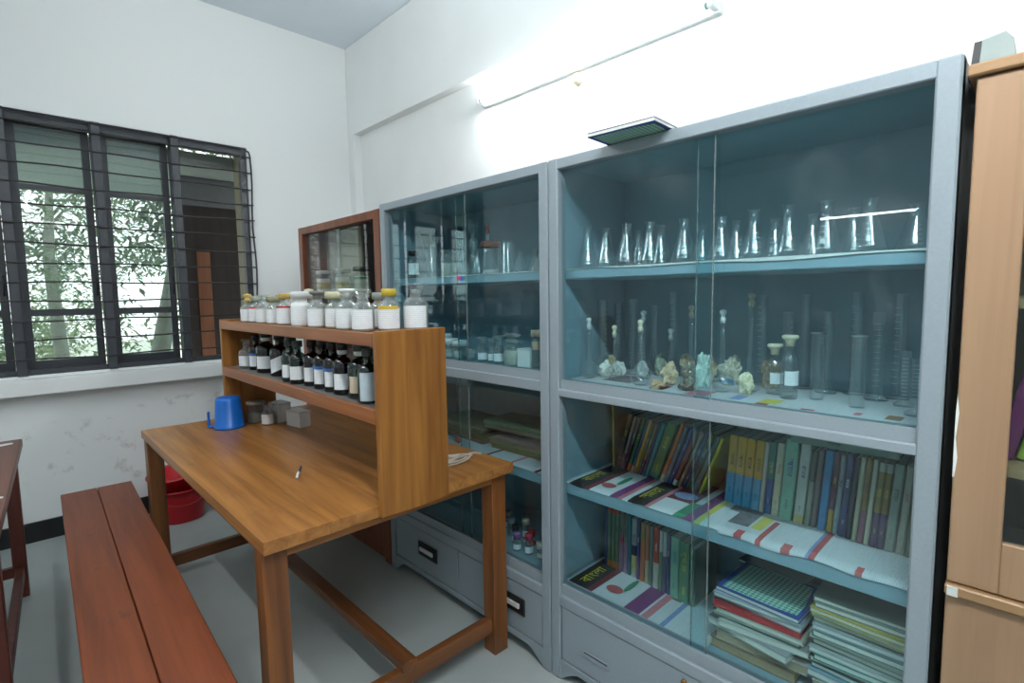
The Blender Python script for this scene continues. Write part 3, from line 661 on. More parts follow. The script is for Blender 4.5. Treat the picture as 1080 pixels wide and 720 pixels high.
# wrapped bundles and cotton wads between the flasks
def lump(rx, ry, rz, seed, ridge=.18):
    rng = random.Random(seed); bm = bmesh.new(); bmesh.ops.create_icosphere(bm, subdivisions=4, radius=1)
    off = Vector((rng.uniform(0, 50), rng.uniform(0, 50), rng.uniform(0, 50)))
    for v in bm.verts:
        p = v.co; q = p*1.5+off
        k = .92+ridge*2.2*noise.noise(q)+ridge*1.6*(abs(noise.noise(q*2.3))-.25)+ridge*.8*(abs(noise.noise(q*5.0))-.25)
        z = p.z*k
        v.co = Vector((p.x*k*rx, p.y*k*ry, max(z, -.85)*rz))
    zmin = min(v.co.z for v in bm.verts)
    for v in bm.verts: v.co.z -= zmin
    s = MB(); s.bm.free(); s.bm = bm; return s
WADS = [(1.555, 1.118, .05, .055, (222, 222, 214)), (1.65, 1.155, .045, .065, (196, 186, 150)), (1.62, 1.105, .05, .05, (224, 224, 216)), (1.715, .99, .045, .08, (150, 156, 140)), (1.66, 1.03, .045, .055, (228, 228, 220)),
        (1.55, .862, .055, .075, (206, 184, 152)), (1.475, .862, .05, .026, (186, 158, 124)), (1.72, .885, .06, .085, (170, 156, 132)), (1.585, .765, .055, .105, (206, 216, 204)), (1.50, .775, .055, .032, (120, 112, 98)),
        (1.55, .615, .045, .07, (216, 208, 176)), (1.69, .725, .07, .09, (188, 184, 164)), (1.70, .60, .06, .09, (170, 150, 124)), (1.71, .80, .045, .075, (200, 190, 160))]
WN = {0: 'white cotton wad beside the leftmost stoppered flask', 1: 'yellowish paper bundle at the back left of the flask shelf', 2: 'small white cotton wad behind the thin flask', 3: 'greenish grey cloth bundle at the back of the flask shelf',
      4: 'bright white cotton wad behind the bulbous flask', 5: 'crumpled beige bundle with hollows at the front of the flask shelf', 6: 'flat brownish scrap lying at the front of the flask shelf', 7: 'brown wrapped bundle behind the beige lump',
      8: 'pale green-white upright bundle left of the door overlap', 9: 'dark flat stone-like lump at the front of the flask shelf', 10: 'cream rounded bundle right of the door overlap', 11: 'wide cream-grey bundle at the back by the door overlap',
      12: 'brown wad at the back behind the stoppered bottles', 13: 'tan bundle between the brown one and the wide grey one'}
for i, (x, y, wd, hh, c) in enumerate(WADS):
    tag(add('cloth_bundle', lump(wd*.46, wd*.46, hh*.55, 50+i, .22), plain(tuple(min(235, v+12) for v in c), .95, var=.14, vscale=70, bump=.6), None, (x, y, Z2+.0005), (0, 0, i)), WN[i], 'bundle', 'bundles among the flasks')

# left cabinet, top shelf
def lc(name, label, cat, x, y, z, rot=0): return thing(name, label, cat, (x, y, z), (0, 0, rot), 'glassware in the left cabinet')
bottle('reagent_bottle', 'dark bottle with white label at the left end of the left cabinet top shelf', 'bottle', (1.49, 2.235, ZS), .03, .125, JARGL, 'glassware in the left cabinet', .02, 'cap', BLACK, (.15, .6), fill=(.5, plain((70, 60, 44), .6)))
o = lc('specimen_cylinder', 'open glass cylinder holding two glass rods in the left cabinet', 'cylinder', 1.50, 2.10, ZS); shared('body', lm('bk', .03, .16), CLEAR, o)
for q, (tx, ty) in enumerate(((-.012, .09), (.006, .035))):
    tag(add('glass_rod', MB().tube([(0, 0, .003), (tx, ty, .225)], .0035, 8), JARGL, None, (1.50, 2.09-.012*q, ZS)), ('thin glass rod leaning left out of the open cylinder', 'thin glass rod standing nearly upright in the open cylinder')[q], 'rod')
bottle('specimen_jar', 'wide glass jar of white powder over a brown layer in the left cabinet', 'jar', (1.52, 1.985, ZS), .042, .125, JARGL, 'glassware in the left cabinet', .034, None, None, None, fill=(.5, plain((206, 204, 196), .8)), sh=.72)
def prof_round(r, h, rn):
    p = [(0, .001), (r*.3, .002)]
    for i in range(1, 12): a = -72+i*13.5; p.append((max(rn, r*math.cos(R(a))), r*.96+r*math.sin(R(a))))
    return p+[(rn, p[-1][1]+.004), (rn, h*.97), (rn*1.3, h)]
def round_flask(label, x, y, z, r, h, rn, cap=None):
    o = lc('round_flask', label, 'flask', x, y, z)
    k = ('rf', r, h, rn)
    if k not in MESHC: MESHC[k] = MB().lathe(prof_round(r, h, rn), 24).mesh('round')
    shared('body', MESHC[k], CLEAR, o)
    if cap: shared('stopper', stopper_mesh(rn, 'flat'), cap, o, (0, 0, h))
round_flask('low round-bottomed flask with shiny shoulders in the left cabinet', 1.49, 1.855, ZS, .036, .10, .016)
round_flask('round flask with long neck at the back left of the left cabinet', 1.66, 2.255, ZS, .042, .20, .014, WHITEPL)
round_flask('round flask standing behind the white-powder jar', 1.64, 2.055, ZS, .042, .205, .014, JARGL)
rs = thing('retort_stand', 'metal clamp stand with ring at the back of the left cabinet', 'stand', (1.735, 2.155, ZS))
add('base', bx(-.04, .04, -.045, .045, 0, .012, bev=.003), BARM, rs); add('rod', MB().tube([(0, 0, .012), (0, 0, .325)], .005, 8), plain((150, 155, 158), .3, .8), rs)
add('clamp', MB().tube([(0, 0, .25), (-.03, -.02, .25)], .006, 8).tube([(-.03-.03+.03*math.cos(i*.42), -.02+.03*math.sin(i*.42), .25) for i in range(16)], .004, 6), plain((150, 155, 158), .3, .8), rs)
cn = lc('condenser', 'tall glass condenser with side bulbs standing at the back of the left cabinet', 'condenser', 1.60, 1.905, ZS)
shared('body', MB().lathe([(0, .001), (.024, .001), (.024, .008), (.008, .014), (.008, .05), (.017, .065), (.017, .10), (.009, .112), (.017, .126), (.017, .17), (.009, .182), (.009, .2), (.022, .22), (.024, .245), (.016, .262)], 20).mesh('condenser'), CLEAR, cn)
bottle('dropper_bottle', 'clear bottle with a red stopper at the back of the left cabinet', 'bottle', (1.60, 1.80, ZS), .032, .20, CLEAR, 'glassware in the left cabinet', .009, 'knob', plain((196, 40, 60), .5), None, sh=.5)
bottle('ringed_jar', 'clear jar with a brown rubber ring in the left cabinet', 'jar', (1.50, 1.672, ZS), .034, .126, CLEAR, 'glassware in the left cabinet', .03, 'cap', plain((128, 70, 52), .6), None, sh=.78, fill=(.16, plain((206, 208, 206), .7)))
o = lc('glass_cylinder', 'tall open glass cylinder right of the ringed jar', 'cylinder', 1.50, 1.588, ZS); shared('body', lm('bk', .026, .128), CLEAR, o)
for q, (x, y, h) in enumerate(((1.51, 1.505, .085), (1.57, 1.478, .098), (1.49, 1.385, .055), (1.56, 1.41, .075))):
    o = lc('small_conical_flask', ('small conical flask beside the tall open cylinder', 'small conical flask with a pinkish stain at the back right of the left cabinet', 'lowest little conical flask by the cabinet post', 'little conical flask tucked behind the lowest one')[q], 'flask', x, y, ZS, q)
    shared('body', lm('erl', .030, h, .011), (CLEAR, glass('pink_glass', (.95, .85, .80), .07, .8, 2.2, .06), CLEAR, CLEAR)[q], o)
o = lc('glass_cylinder', 'slim open glass cylinder at the back between the condenser and the stand', 'cylinder', 1.68, 1.99, ZS); shared('body', lm('bk', .02, .19), CLEAR, o)
o = lc('glass_cylinder', 'stout open glass cylinder behind the ringed jar', 'cylinder', 1.62, 1.69, ZS); shared('body', lm('bk', .03, .15), CLEAR, o)
o = lc('conical_flask', 'middling conical flask standing beside the bottle with the red stopper', 'flask', 1.52, 1.772, ZS); shared('body', lm('erl', .034, .115, .013), CLEAR, o)
# left cabinet, middle shelf
Z2L = 1.1185
LI = [('j', 1.47, 1.925, .075, 'low jar with a pale lid at the left of the left cabinet middle shelf'), ('j', 1.46, 1.842, .07, 'squat jar beside the glass door overlap'), ('p', 1.445, 1.763, .05, 'stack of shallow glass dishes on the middle shelf'),
      ('b', 1.46, 1.69, .10, 'clear bottle right of the stacked dishes'), ('b', 1.47, 1.635, .095, 'second clear bottle right of the stacked dishes'), ('b', 1.455, 1.582, .11, 'slim clear bottle left of the knob-lidded jar'),
      ('J', 1.46, 1.503, .125, 'glass jar with a knobbed lid and cream contents'), ('x', 1.47, 1.425, .072, 'small white carton between the jars'), ('t', 1.455, 1.362, .135, 'tall bottle with beige wrapped neck by the cabinet post'), ('b', 1.465, 1.295, .095, 'clear bottle last in the row by the cabinet post')]
for kd, x, y, h, lb in LI:
    if kd == 'j': bottle('squat_jar', lb, 'jar', (x, y, Z2L), .033, h, JARGL, 'glassware in the left cabinet', .027, 'cap', WHITEPL, None, sh=.75, fill=(.5, plain((196, 200, 196), .7)))
    elif kd == 'b': bottle('clear_bottle', lb, 'bottle', (x, y, Z2L), .023, h-.012, JARGL, 'glassware in the left cabinet', .014, 'flat', JARGL, (.12, .45), sh=.6)
    elif kd == 'J': bottle('lidded_jar', lb, 'jar', (x, y, Z2L), .038, h-.025, JARGL, 'glassware in the left cabinet', .032, 'knob', JARGL, None, sh=.75, fill=(.6, plain((206, 206, 192), .7)))
    elif kd == 't': bottle('wrapped_bottle', lb, 'bottle', (x, y, Z2L), .025, h, JARGL, 'glassware in the left cabinet', .018, 'cap', plain((196, 172, 150), .7), (.55, .78), plain((190, 166, 146), .8), sh=.7)
    elif kd == 'x':
        o = thing('carton', lb, 'carton', (x, y, Z2L)); add('box_body', bx(-.03, .03, -.035, .035, 0, h-.006, bev=.002), WHITEPL, o); add('flap', bx(-.031, .031, -.036, .036, h-.006, h, bev=.001), plain((210, 214, 212), .6), o)
    else:
        o = thing('dish_stack', lb, 'dishes', (x, y, Z2L))
        for q in range(3): add('dish', MB().lathe([(0, .001+q*.016), (.033, .001+q*.016), (.034, .015+q*.016)], 24), JARGL, o)
# white trays seen further left on the same shelf
for q, y in enumerate((2.02, 2.12, 2.22)):
    bottle('white_jar', ('white plastic jar left of the pale-lidded jar, middle shelf of the left cabinet', 'middle one of three white plastic jars behind the rack bottles', 'leftmost of three white plastic jars in the left cabinet')[q], 'jar', (1.50, y, Z2L), .036, .09, WHITEPL, 'glassware in the left cabinet', .03, 'cap', WHITEPL, (.2, .6), sh=.78)
# left cabinet, lower shelf: papers and a shiny test tube; bottom: little bottles
for q, (x0, x1, y0_, y1_, h, c, r) in enumerate(((1.52, 1.78, 1.32, 1.72, .05, (128, 112, 84), 2), (1.53, 1.76, 1.76, 2.15, .07, (112, 96, 74), -3), (1.56, 1.76, 1.45, 1.80, .035, (120, 116, 86), 5))):
    z = .7265 + (.072 if q == 2 else 0)
    o = thing('paper_pile', ('brown pile of old papers on the left cabinet lower shelf', 'thicker brown paper pile at the left of the lower shelf', 'olive folder lying across the two brown paper piles')[q], 'papers', ((x0+x1)/2, (y0_+y1_)/2, z if q < 2 else .7985), (0, 0, R(r)))
    nsh = max(2, int(h/.012))
    for k in range(nsh):
        dx, dy = random.uniform(-.008, .008), random.uniform(-.01, .01)
        add('sheet_bundle', bx(-(x1-x0)/2+dx, (x1-x0)/2+dx, -(y1_-y0_)/2+dy, (y1_-y0_)/2+dy, k*h/nsh, (k+1)*h/nsh-.001, bev=.002), plain(tuple(min(255, v+random.randint(-14, 14)) for v in c), .85, var=.1), o)
o = thing('test_tube', 'shiny test tube lying on the left cabinet lower shelf', 'test tube', (1.47, 1.93, .7395), (0, R(90), R(-100)))
add('tube_glass', MB().lathe([(0, -.05), (.006, -.048), (.011, -.042), (.011, .05), (.0125, .052)], 16), CLEAR, o); add('stopper', MB().lathe([(0, .045), (.0105, .045), (.0115, .066), (0, .066)], 14), plain((196, 90, 60), .5), o)
SB = [(1.55, 1.62), (1.50, 1.545), (1.56, 1.54), (1.525, 1.475), (1.455, 1.49), (1.465, 1.432), (1.475, 1.375), (1.575, 1.675), (1.55, 1.42), (1.62, 1.60), (1.60, 1.36), (1.64, 1.48), (1.46, 1.315), (1.56, 1.30)]
CC = [((120, 130, 140), 'grey'), ((40, 40, 44), 'black'), ((200, 196, 170), 'cream'), ((180, 40, 50), 'red'), ((150, 110, 160), 'violet'), ((190, 60, 90), 'pink'), ((210, 206, 190), 'ivory'), ((90, 70, 60), 'brown'), ((176, 44, 52), 'scarlet'),
      ((60, 90, 110), 'slate blue'), ((190, 120, 80), 'orange'), ((100, 110, 100), 'olive grey'), ((220, 222, 224), 'white'), ((160, 90, 100), 'rose')]
for i, (x, y) in enumerate(SB):
    c, cn_ = CC[i]
    bottle('little_bottle', f'little bottle with a {cn_} cap at the bottom of the left cabinet', 'bottle', (x, y, .3508), .019, .052+.010*(i % 3), JARGL, 'little bottles at the bottom of the left cabinet', .012, 'cap', plain(c, .5), (.15, .5), None if i % 3 else plain(c, .6))

# wooden case jars
for i, (y, c, l) in enumerate(((3.174, (206, 186, 120), 'left'), (2.925, (190, 186, 110), 'middle'), (2.70, (60, 140, 110), 'right'))):
    bottle('case_jar', f'clear jar with {("pale yellow", "yellow", "green and red")[i]} label on the wooden case shelf', 'jar', (1.452, y, 1.4205), .045, .135, JARGL, 'jars in the wooden case', .034, 'cap', (WHITEPL, WHITEPL, BLACK)[i], (.1, .72), (LABEL, LABEL, plain((186, 206, 200), .6))[i], sh=.74, extra=(.25, .55, plain(c, .6)) if i < 2 else (.58, .68, plain(c, .6)))

# bottles on top of the rack
ZR = 1.2885
CORK = plain((196, 166, 92), .7); YEL = plain((206, 178, 60), .6); BRN = plain((176, 116, 50), .6); REDL = plain((186, 30, 34), .6)
TB = [(.835, 2.66, .033, .105, 'knob', CORK, None, 'clear bottle with a cork-coloured stopper at the far end'), (.925, 2.79, .032, .115, 'cap', plain((120, 140, 110), .6), 'red', 'clear bottle with green cap and red label band'),
      (.835, 2.45, .034, .11, 'flat', JARGL, None, 'clear glass-stoppered bottle, third in the front row'), (.935, 2.52, .033, .115, 'cap', BRN, None, 'bottle with an orange-brown cap in the rear row'),
      (.84, 2.215, .035, .12, 'cap', CORK, 'red', 'bottle with red-topped white label and tan cap'), (.84, 2.06, .036, .125, 'cap', WHITEPL, 'white', 'white plastic jar with a white screw cap'),
      (.935, 2.20, .034, .12, 'knob', CREAM, None, 'clear bottle with cream stopper behind the white jar'), (.84, 1.905, .036, .118, 'flat', plain((120, 120, 118), .4), None, 'clear bottle with a grey stopper'),
      (.86, 1.79, .040, .12, 'cap', plain((206, 204, 170), .5), 'cream', 'wide jar of pale yellow powder with cream lid'), (.84, 1.672, .037, .122, 'flat', WHITEPL, None, 'clear shouldered bottle with a white flat stopper'),
      (.84, 1.562, .036, .118, 'flat', JARGL, None, 'clear bottle with a wide ground-glass stopper'), (.90, 1.50, .036, .125, 'cap', YEL, 'yellow', 'bottle with a yellow cap and yellow-edged label'), (.975, 1.46, .040, .135, 'flat', CLEAR, None, 'clear stoppered bottle nearest the rack end panel'),
      (.965, 2.35, .033, .11, 'cap', WHITEPL, None, 'clear bottle with white cap in the rear row'), (.965, 2.02, .034, .115, 'knob', JARGL, None, 'clear knob-stoppered bottle in the rear row'), (.955, 1.66, .035, .115, 'cap', plain((150, 160, 150), .5), None, 'grey-capped bottle behind the shouldered bottle'),
      (.84, 2.565, .032, .11, 'cap', plain((160, 170, 150), .6), 'red', 'grey-green capped bottle with a red label foot'), (.84, 2.335, .033, .108, 'cap', plain((150, 150, 120), .5), 'cream', 'bottle of pale powder with an olive cap')]
for i, (x, y, r, h, st, sm, kind, lb) in enumerate(TB):
    o = bottle('reagent_bottle', lb + ' on top of the rack', 'bottle', (x, y, ZR), r, h, WHITEPL if kind == 'white' else JARGL, 'reagent bottles on top of the rack', r*(.72 if kind in ('white', 'cream') else .48), st, sm, (.08, .60, 150, 300),
               sh=.64, rot=random.uniform(-.2, .2), extra=(.60, .66, REDL) if kind == 'red' else ((.57, .66, YEL) if kind == 'yellow' else None), fill=(.6, plain((214, 214, 200) if kind != 'cream' else (206, 190, 140), .8)))
# bottles on the lower rack shelf
ZL = 1.0565
BLUEL = plain((60, 110, 176), .5); BEIGE = plain((206, 190, 166), .7)
LB = [(.86, 2.80, .036, .125, 'c', 'clear bottle with glass stopper at the far end'), (.87, 2.69, .033, .155, 'ab', 'brown bottle with a blue-topped label, second from the far end'), (.87, 2.555, .044, .175, 'aw', 'big brown bottle with a large white label and white cap tie'),
      (.875, 2.40, .042, .172, 'at', 'brown bottle with a tilted white label'), (.885, 2.29, .038, .17, 'gw', 'green bottle with a yellow mark at its neck'), (.84, 2.195, .034, .16, 'gw', 'slim green bottle with a cream label'), (.84, 2.112, .035, .16, 'gw', 'green bottle with a long white label'),
      (.86, 2.02, .036, .165, 'ac', 'dark bottle with a cream side label'), (.86, 1.928, .036, .168, 'ab', 'dark bottle with a blue and white label, left of the pair'), (.86, 1.838, .036, .168, 'ab', 'dark bottle with a blue and white label, right of the pair'), (.855, 1.752, .036, .17, 'aw', 'dark bottle with a narrow white label'),
      (.87, 1.648, .046, .172, 'gB', 'big green-black bottle with a beige label and white collar'), (.84, 1.545, .034, .165, 'gw', 'green bottle with a tall pale blue label next to the end panel'), (.95, 1.49, .036, .16, 'gw', 'green bottle half hidden by the end panel'),
      (.965, 2.62, .038, .165, 'aw', 'brown bottle in the rear row behind the big brown one'), (.965, 2.10, .038, .165, 'aw', 'dark bottle in the rear row behind the green ones'), (.965, 1.80, .038, .165, 'aw', 'dark bottle in the rear row behind the blue-labelled pair')]
for i, (x, y, r, h, kd, lb) in enumerate(LB):
    mat = {'c': JARGL, 'a': AMBER, 'g': GREENGL}[kd[0]]
    fl = None if kd[0] == 'c' else (.56, plain((26, 10, 8), .3) if kd[0] == 'a' else plain((34, 48, 44), .3))
    lb2 = (.12, .45, 185, 285) if kd != 'at' else (.15, .5, 185, 285, .03)
    ex = (.45, .52, BLUEL) if kd == 'ab' else None
    lmat = BEIGE if kd == 'gB' else (plain((190, 206, 214), .6) if i == 12 else LABEL)
    if i == 12: lb2 = (.06, .62, 190, 280)
    o = bottle('dark_bottle' if kd[0] != 'c' else 'clear_bottle', lb + ', lower rack shelf', 'bottle', (x, y, ZL), r, h, mat, 'bottles on the lower rack shelf', r*.4, 'cap' if kd[0] != 'c' else 'flat', (BLACK if kd[0] == 'a' else plain((60, 70, 66), .5)) if kd[0] != 'c' else JARGL, lb2 if kd != 'c' else (.1, .5), lmat, extra=ex, fill=fl)
    if kd in ('aw', 'gB'): shared('neck_collar', MESHC.setdefault(('col', r), MB().lathe([(r*.42, 0), (r*.5, .006), (r*.5, .014), (r*.42, .018)], 18).mesh('collar')), WHITEPL, o, (0, 0, h*.84))
    if i == 4: shared('neck_mark', MESHC.setdefault('nm', MB().arc(r*.42, 0, .02, 200, 270, 5).mesh('mark')), YEL, o, (0, 0, h*.82))
# things on the table under the rack
BLUE = plain((20, 104, 196), .35, var=.05)
mg = thing('plastic_mug', 'blue plastic mug turned upside down under the rack', 'mug', (.775, 2.845, T), (0, 0, R(150)))
add('mug_body', MB().lathe([(.068, 0), (.071, .001), (.071, .010), (.067, .014), (.0575, .140), (.054, .150), (.046, .155), (0, .153)], 32), BLUE, mg)
add('handle', MB().box(.060, .098, -.008, .008, .004, .014, bev=.002).box(.088, .098, -.008, .008, .012, .085, bev=.003), BLUE, mg)
jr = thing('glass_jar', 'cloudy glass jar with lid behind the blue mug', 'jar', (.91, 2.865, T)); shared('body', lm('bk', .043, .10), JARGL, jr); shared('lid', MB().lathe([(.045, 0), (.046, .002), (.046, .012), (.043, .014), (0, .014)], 24).mesh('lid'), plain((150, 148, 136), .5), jr, (0, 0, .096)); shared('contents', fill_mesh(.043, .05), plain((150, 150, 138), .8), jr)
bottle('squat_bottle', 'small square-shouldered bottle with white label under the rack', 'bottle', (.935, 2.765, T), .032, .09, JARGL, None, .02, 'flat', JARGL, (.08, .62), fill=(.5, plain((196, 200, 204), .7)))
for i, (x, y, wx, wy, h) in enumerate(((1.005, 2.80, .035, .05, .10), (1.03, 2.62, .03, .06, .08))):
    o = thing('white_carton', ('white carton standing behind the small labelled bottle', 'low white carton under the rack beside the tall one')[i], 'carton', (x, y, T), (0, 0, .15))
    add('box_body', bx(-wx, wx, -wy, wy, 0, h-.008, bev=.002), WHITEPL, o); add('lid', bx(-wx-.001, wx+.001, -wy-.001, wy+.001, h-.008, h, bev=.001), plain((210, 214, 216), .6), o)
pn = thing('pen', 'white and dark ballpoint pen lying on the table top', 'pen', (.738, 1.897, T+.0055), (R(90), 0, R(-28)))
add('barrel', MB().lathe([(0, -.072), (.0015, -.07), (.004, -.058), (.0048, -.05), (.0048, .02)], 12), plain((60, 80, 92), .3), pn)
add('cap', MB().lathe([(.0053, .012), (.0053, .062), (.004, .068), (0, .068)], 12), WHITEPL, pn)
add('tip', MB().lathe([(0, -.0755), (.0008, -.075), (.0014, -.0705), (0, -.0702)], 8), plain((200, 205, 210), .2, .9), pn)
pts = []
rng = random.Random(2)
for i in range(90):
    a = i*.33; k = 1-.25*math.sin(i*.11)
    pts.append((1.195+.085*k*math.cos(a)*(.9+.2*math.sin(i*.05)), 1.60+.045*k*math.sin(a)+.02*math.sin(i*.09), T+.004+.00055*(i % 19)))
pts += [(1.29, 1.60, T+.006), (1.315, 1.615, T+.004), (1.335, 1.605, T+.004), (1.345, 1.58, T+.004)]
tag(add('cable', MB().tube(pts, .0033, 6), plain((196, 188, 176), .6)), 'loosely coiled thin whitish cable on the table beside the rack panel', 'cable')

# ------------------------------------------------------------------ books
INK = {'k': plain((30, 30, 40), .6), 'w': plain((226, 228, 224), .6), 'y': plain((222, 200, 60), .6), 'r': plain((190, 50, 60), .6), 'b': plain((50, 60, 130), .6), 'p': plain((110, 60, 130), .6)}
WORDS = ['রসায়ন', 'বাংলা', 'ভূগোল', 'সমাজ', 'আমার', 'কারক']
SPINE_ROT = Matrix(((0, 0, -1), (0, -1, 0), (-1, 0, 0))).to_euler()
def book(label, x, y, z, th, h, d, bands, lean, ink, group, wi=0, tz=.62, yaw=0.0):
    th_ = R(lean)
    o = thing('book', label, 'book', (x, y, z+abs(math.sin(th_))*th/2+.0004), (th_, 0, yaw), group)
    t2 = th/2; c = .0014
    poly = [(d, -t2), (.003, -t2), (0, -t2+.003), (0, t2-.003), (.003, t2), (d, t2), (d, t2-c), (c, t2-c), (c, -t2+c), (d, -t2+c)]
    me = MB(); z0 = 0; mats = []
    for i, (fr, rgb) in enumerate(bands):
        n0 = len(me.bm.faces); me.prism(poly, 'z', h*z0, h*fr); me.bm.faces.ensure_lookup_table()
        for f in me.bm.faces[n0:]: f.material_index = i
        mats.append(plain(tuple(int(v*.96) for v in rgb), .4, var=.06, vscale=60)); z0 = fr
    add('cover', me, mats, o)
    add('pages', bx(c+.0004, d-.004, -t2+c, t2-c, .003, h-.003), PAGE, o)
    if ink:
        tm = text_mesh(WORDS[wi % len(WORDS)]); tw = max(v.co.x for v in tm.vertices)-min(v.co.x for v in tm.vertices)
        s = min(th*.62, h*.40/tw)
        q = shared('title', tm, INK[ink], o, (-.0005, 0, h*tz), SPINE_ROT); q.scale = (s, s, s)
        s2 = s*.5
        q = shared('author', text_mesh(WORDS[(wi+2) % len(WORDS)]), INK[ink], o, (-.0005, 0, h*.2), SPINE_ROT); q.scale = (s2, s2, s2)
    return o
G1 = 'books on the upper bookshelf'
YB_ = ((1.0, .0),)
# (px-derived y of spine foot, thickness, height, lean, bands, ink, colour words)
BK = [
 (1.160, .006, .262, -1.0, [(.08, (190, 176, 40)), (1, (206, 196, 44))], None, 'thin yellow'),
 (1.140, .016, .225, 15, [(1, (58, 56, 40))], 'y', 'dark olive'), (1.121, .012, .22, 16, [(.3, (120, 80, 96)), (1, (150, 140, 138))], 'w', 'grey and mauve'), (1.106, .012, .222, 17, [(.5, (96, 50, 60)), (1, (120, 104, 108))], 'w', 'maroon'),
 (1.089, .014, .225, 18, [(.15, (206, 110, 60)), (1, (44, 110, 84))], 'y', 'green with an orange foot'), (1.073, .009, .222, 18, [(.12, (190, 190, 180)), (1, (52, 84, 140))], None, 'blue'), (1.060, .012, .222, 18, [(.12, (196, 110, 70)), (1, (214, 160, 50))], None, 'orange-yellow'),
 (1.046, .011, .214, 18, [(1, (92, 92, 50))], 'y', 'olive'), (1.033, .010, .212, 18, [(.3, (70, 44, 90)), (1, (140, 110, 70))], 'w', 'purple-footed tan'), (1.020, .010, .215, 18, [(.2, (70, 60, 80)), (1, (60, 64, 96))], None, 'slate'),
 (1.006, .014, .222, 18, [(1, (44, 134, 134))], None, 'teal'), (.975, .034, .225, 19, [(.1, (60, 110, 84)), (1, (92, 128, 70))], 'y', 'thick grass-green'),
 (.942, .013, .235, 20, [(.12, (206, 190, 170)), (1, (206, 106, 44))], None, 'orange'), (.925, .013, .225, 20, [(1, (106, 118, 130))], 'w', 'grey-blue'), (.907, .012, .23, 21, [(1, (52, 76, 134))], 'w', 'royal blue'), (.889, .014, .22, 21, [(.1, (206, 206, 200)), (1, (132, 66, 52))], None, 'brick red'),
 (.870, .012, .222, 22, [(1, (150, 116, 92))], 'w', 'tan'), (.853, .012, .225, 22, [(.6, (52, 60, 96)), (1, (84, 92, 130))], 'w', 'dark blue'), (.835, .018, .225, 22.5, [(.8, (56, 78, 60)), (1, (90, 110, 56))], 'w', 'dark green'),
 (.812, .014, .215, 22, [(1, (104, 116, 108))], 'w', 'grey-green'), (.790, .009, .215, 20, [(1, (214, 196, 44))], None, 'bright leaning yellow'),
 (.690, .026, .222, 4, [(.46, (86, 158, 196)), (1, (216, 164, 36))], 'k', 'yellow-over-blue'), (.662, .026, .222, 4, [(.46, (86, 158, 196)), (1, (216, 164, 36))], 'k', 'yellow-over-blue'),
 (.634, .026, .222, 4, [(.46, (86, 158, 196)), (1, (214, 158, 34))], 'k', 'yellow-over-blue'), (.6065, .024, .222, 4, [(.46, (86, 158, 196)), (1, (216, 160, 36))], 'k', 'yellow-over-blue'),
 (.587, .012, .222, 4, [(1, (196, 190, 176))], None, 'off-white'), (.569, .019, .225, 4, [(.5, (50, 96, 148)), (1, (52, 120, 110))], 'y', 'teal and blue'), (.547, .020, .228, 4, [(1, (206, 198, 172))], 'r', 'cream'),
 (.517, .034, .245, 4, [(1, (132, 188, 164))], 'b', 'thick mint-green'), (.480, .026, .24, 4, [(.12, (206, 190, 120)), (1, (196, 204, 192))], 'p', 'pale grey'), (.456, .014, .225, 4, [(.6, (150, 156, 140)), (1, (86, 94, 90))], None, 'dark grey'),
 (.440, .013, .23, 4, [(1, (120, 108, 108))], 'r', 'mauve-grey'), (.419, .020, .235, 4, [(1, (64, 140, 190))], 'p', 'sky-blue'), (.400, .013, .235, 4, [(.3, (190, 150, 60)), (1, (104, 60, 80))], 'y', 'maroon and gold'),
 (.385, .012, .23, 4, [(.35, (150, 170, 176)), (1, (150, 156, 160))], 'k', 'silver-grey'), (.369, .016, .235, 4, [(1, (70, 74, 120))], 'w', 'indigo'), (.353, .012, .23, 4, [(1, (40, 48, 62))], None, 'blackish'),
 (.339, .011, .235, 4, [(1, (196, 190, 160))], None, 'cream-white'), (.325, .013, .235, 4, [(.4, (150, 90, 110)), (1, (150, 120, 70))], 'p', 'gold and rose'), (.311, .011, .235, 4, [(1, (206, 200, 176))], None, 'plain cream'),
 (.296, .014, .23, 4, [(.42, (84, 54, 96)), (.9, (150, 124, 60)), (1, (190, 186, 170))], 'y', 'purple and gold'), (.280, .014, .23, 4, [(.42, (84, 54, 96)), (.9, (150, 124, 60)), (1, (190, 186, 170))], 'y', 'purple and gold'),
 (.260, .020, .235, 4, [(1, (150, 160, 146))], 'k', 'grey-green'), (.238, .016, .235, 4, [(1, (176, 170, 150))], 'r', 'straw-coloured'), (.219, .014, .23, 4, [(1, (120, 122, 100))], 'k', 'dull olive'),
]
ZB = .7285
seen = {}
for i, (y, th, h, ln, bands, ink, cw) in enumerate(BK):
    xs = 1.575+.09*(y-.2)
    book(f'{cw} book, {ORD[i]} from the left on the upper bookshelf', xs, y, ZB, th, h, min(.165, 1.797-xs), bands, ln, ink, G1, i, .66)
for o_ in [o for o in bpy.data.objects if o.get('label', '').startswith('thin yellow book')]:
    add('front_cover', bx(.004, .128, -.0042, -.0036, .002, .268), plain((62, 60, 34), .5, var=.4, vscale=40), o_)
# flat book lying on top of the right-hand books
fb = thing('flat_book', 'grey-green book lying flat on top of the upright books', 'book', (1.565, .368, .9775), (0, 0, R(1)))
add('cover', MB().box(0, .16, -.125, .125, 0, .002, bev=.0005).box(0, .16, -.125, .125, .025, .027, bev=.0005).box(0, .002, -.125, .125, .002, .025), plain((120, 138, 126), .5), fb)
add('pages', bx(.002, .156, -.121, .121, .002, .025), PAGE, fb)
q = shared('title', text_mesh('সমাজ'), INK['k'], fb, (-.0006, .02, .0135), Matrix(((0, 0, -1), (-1, 0, 0), (0, 1, 0))).to_euler()); q.scale = (.014,)*3

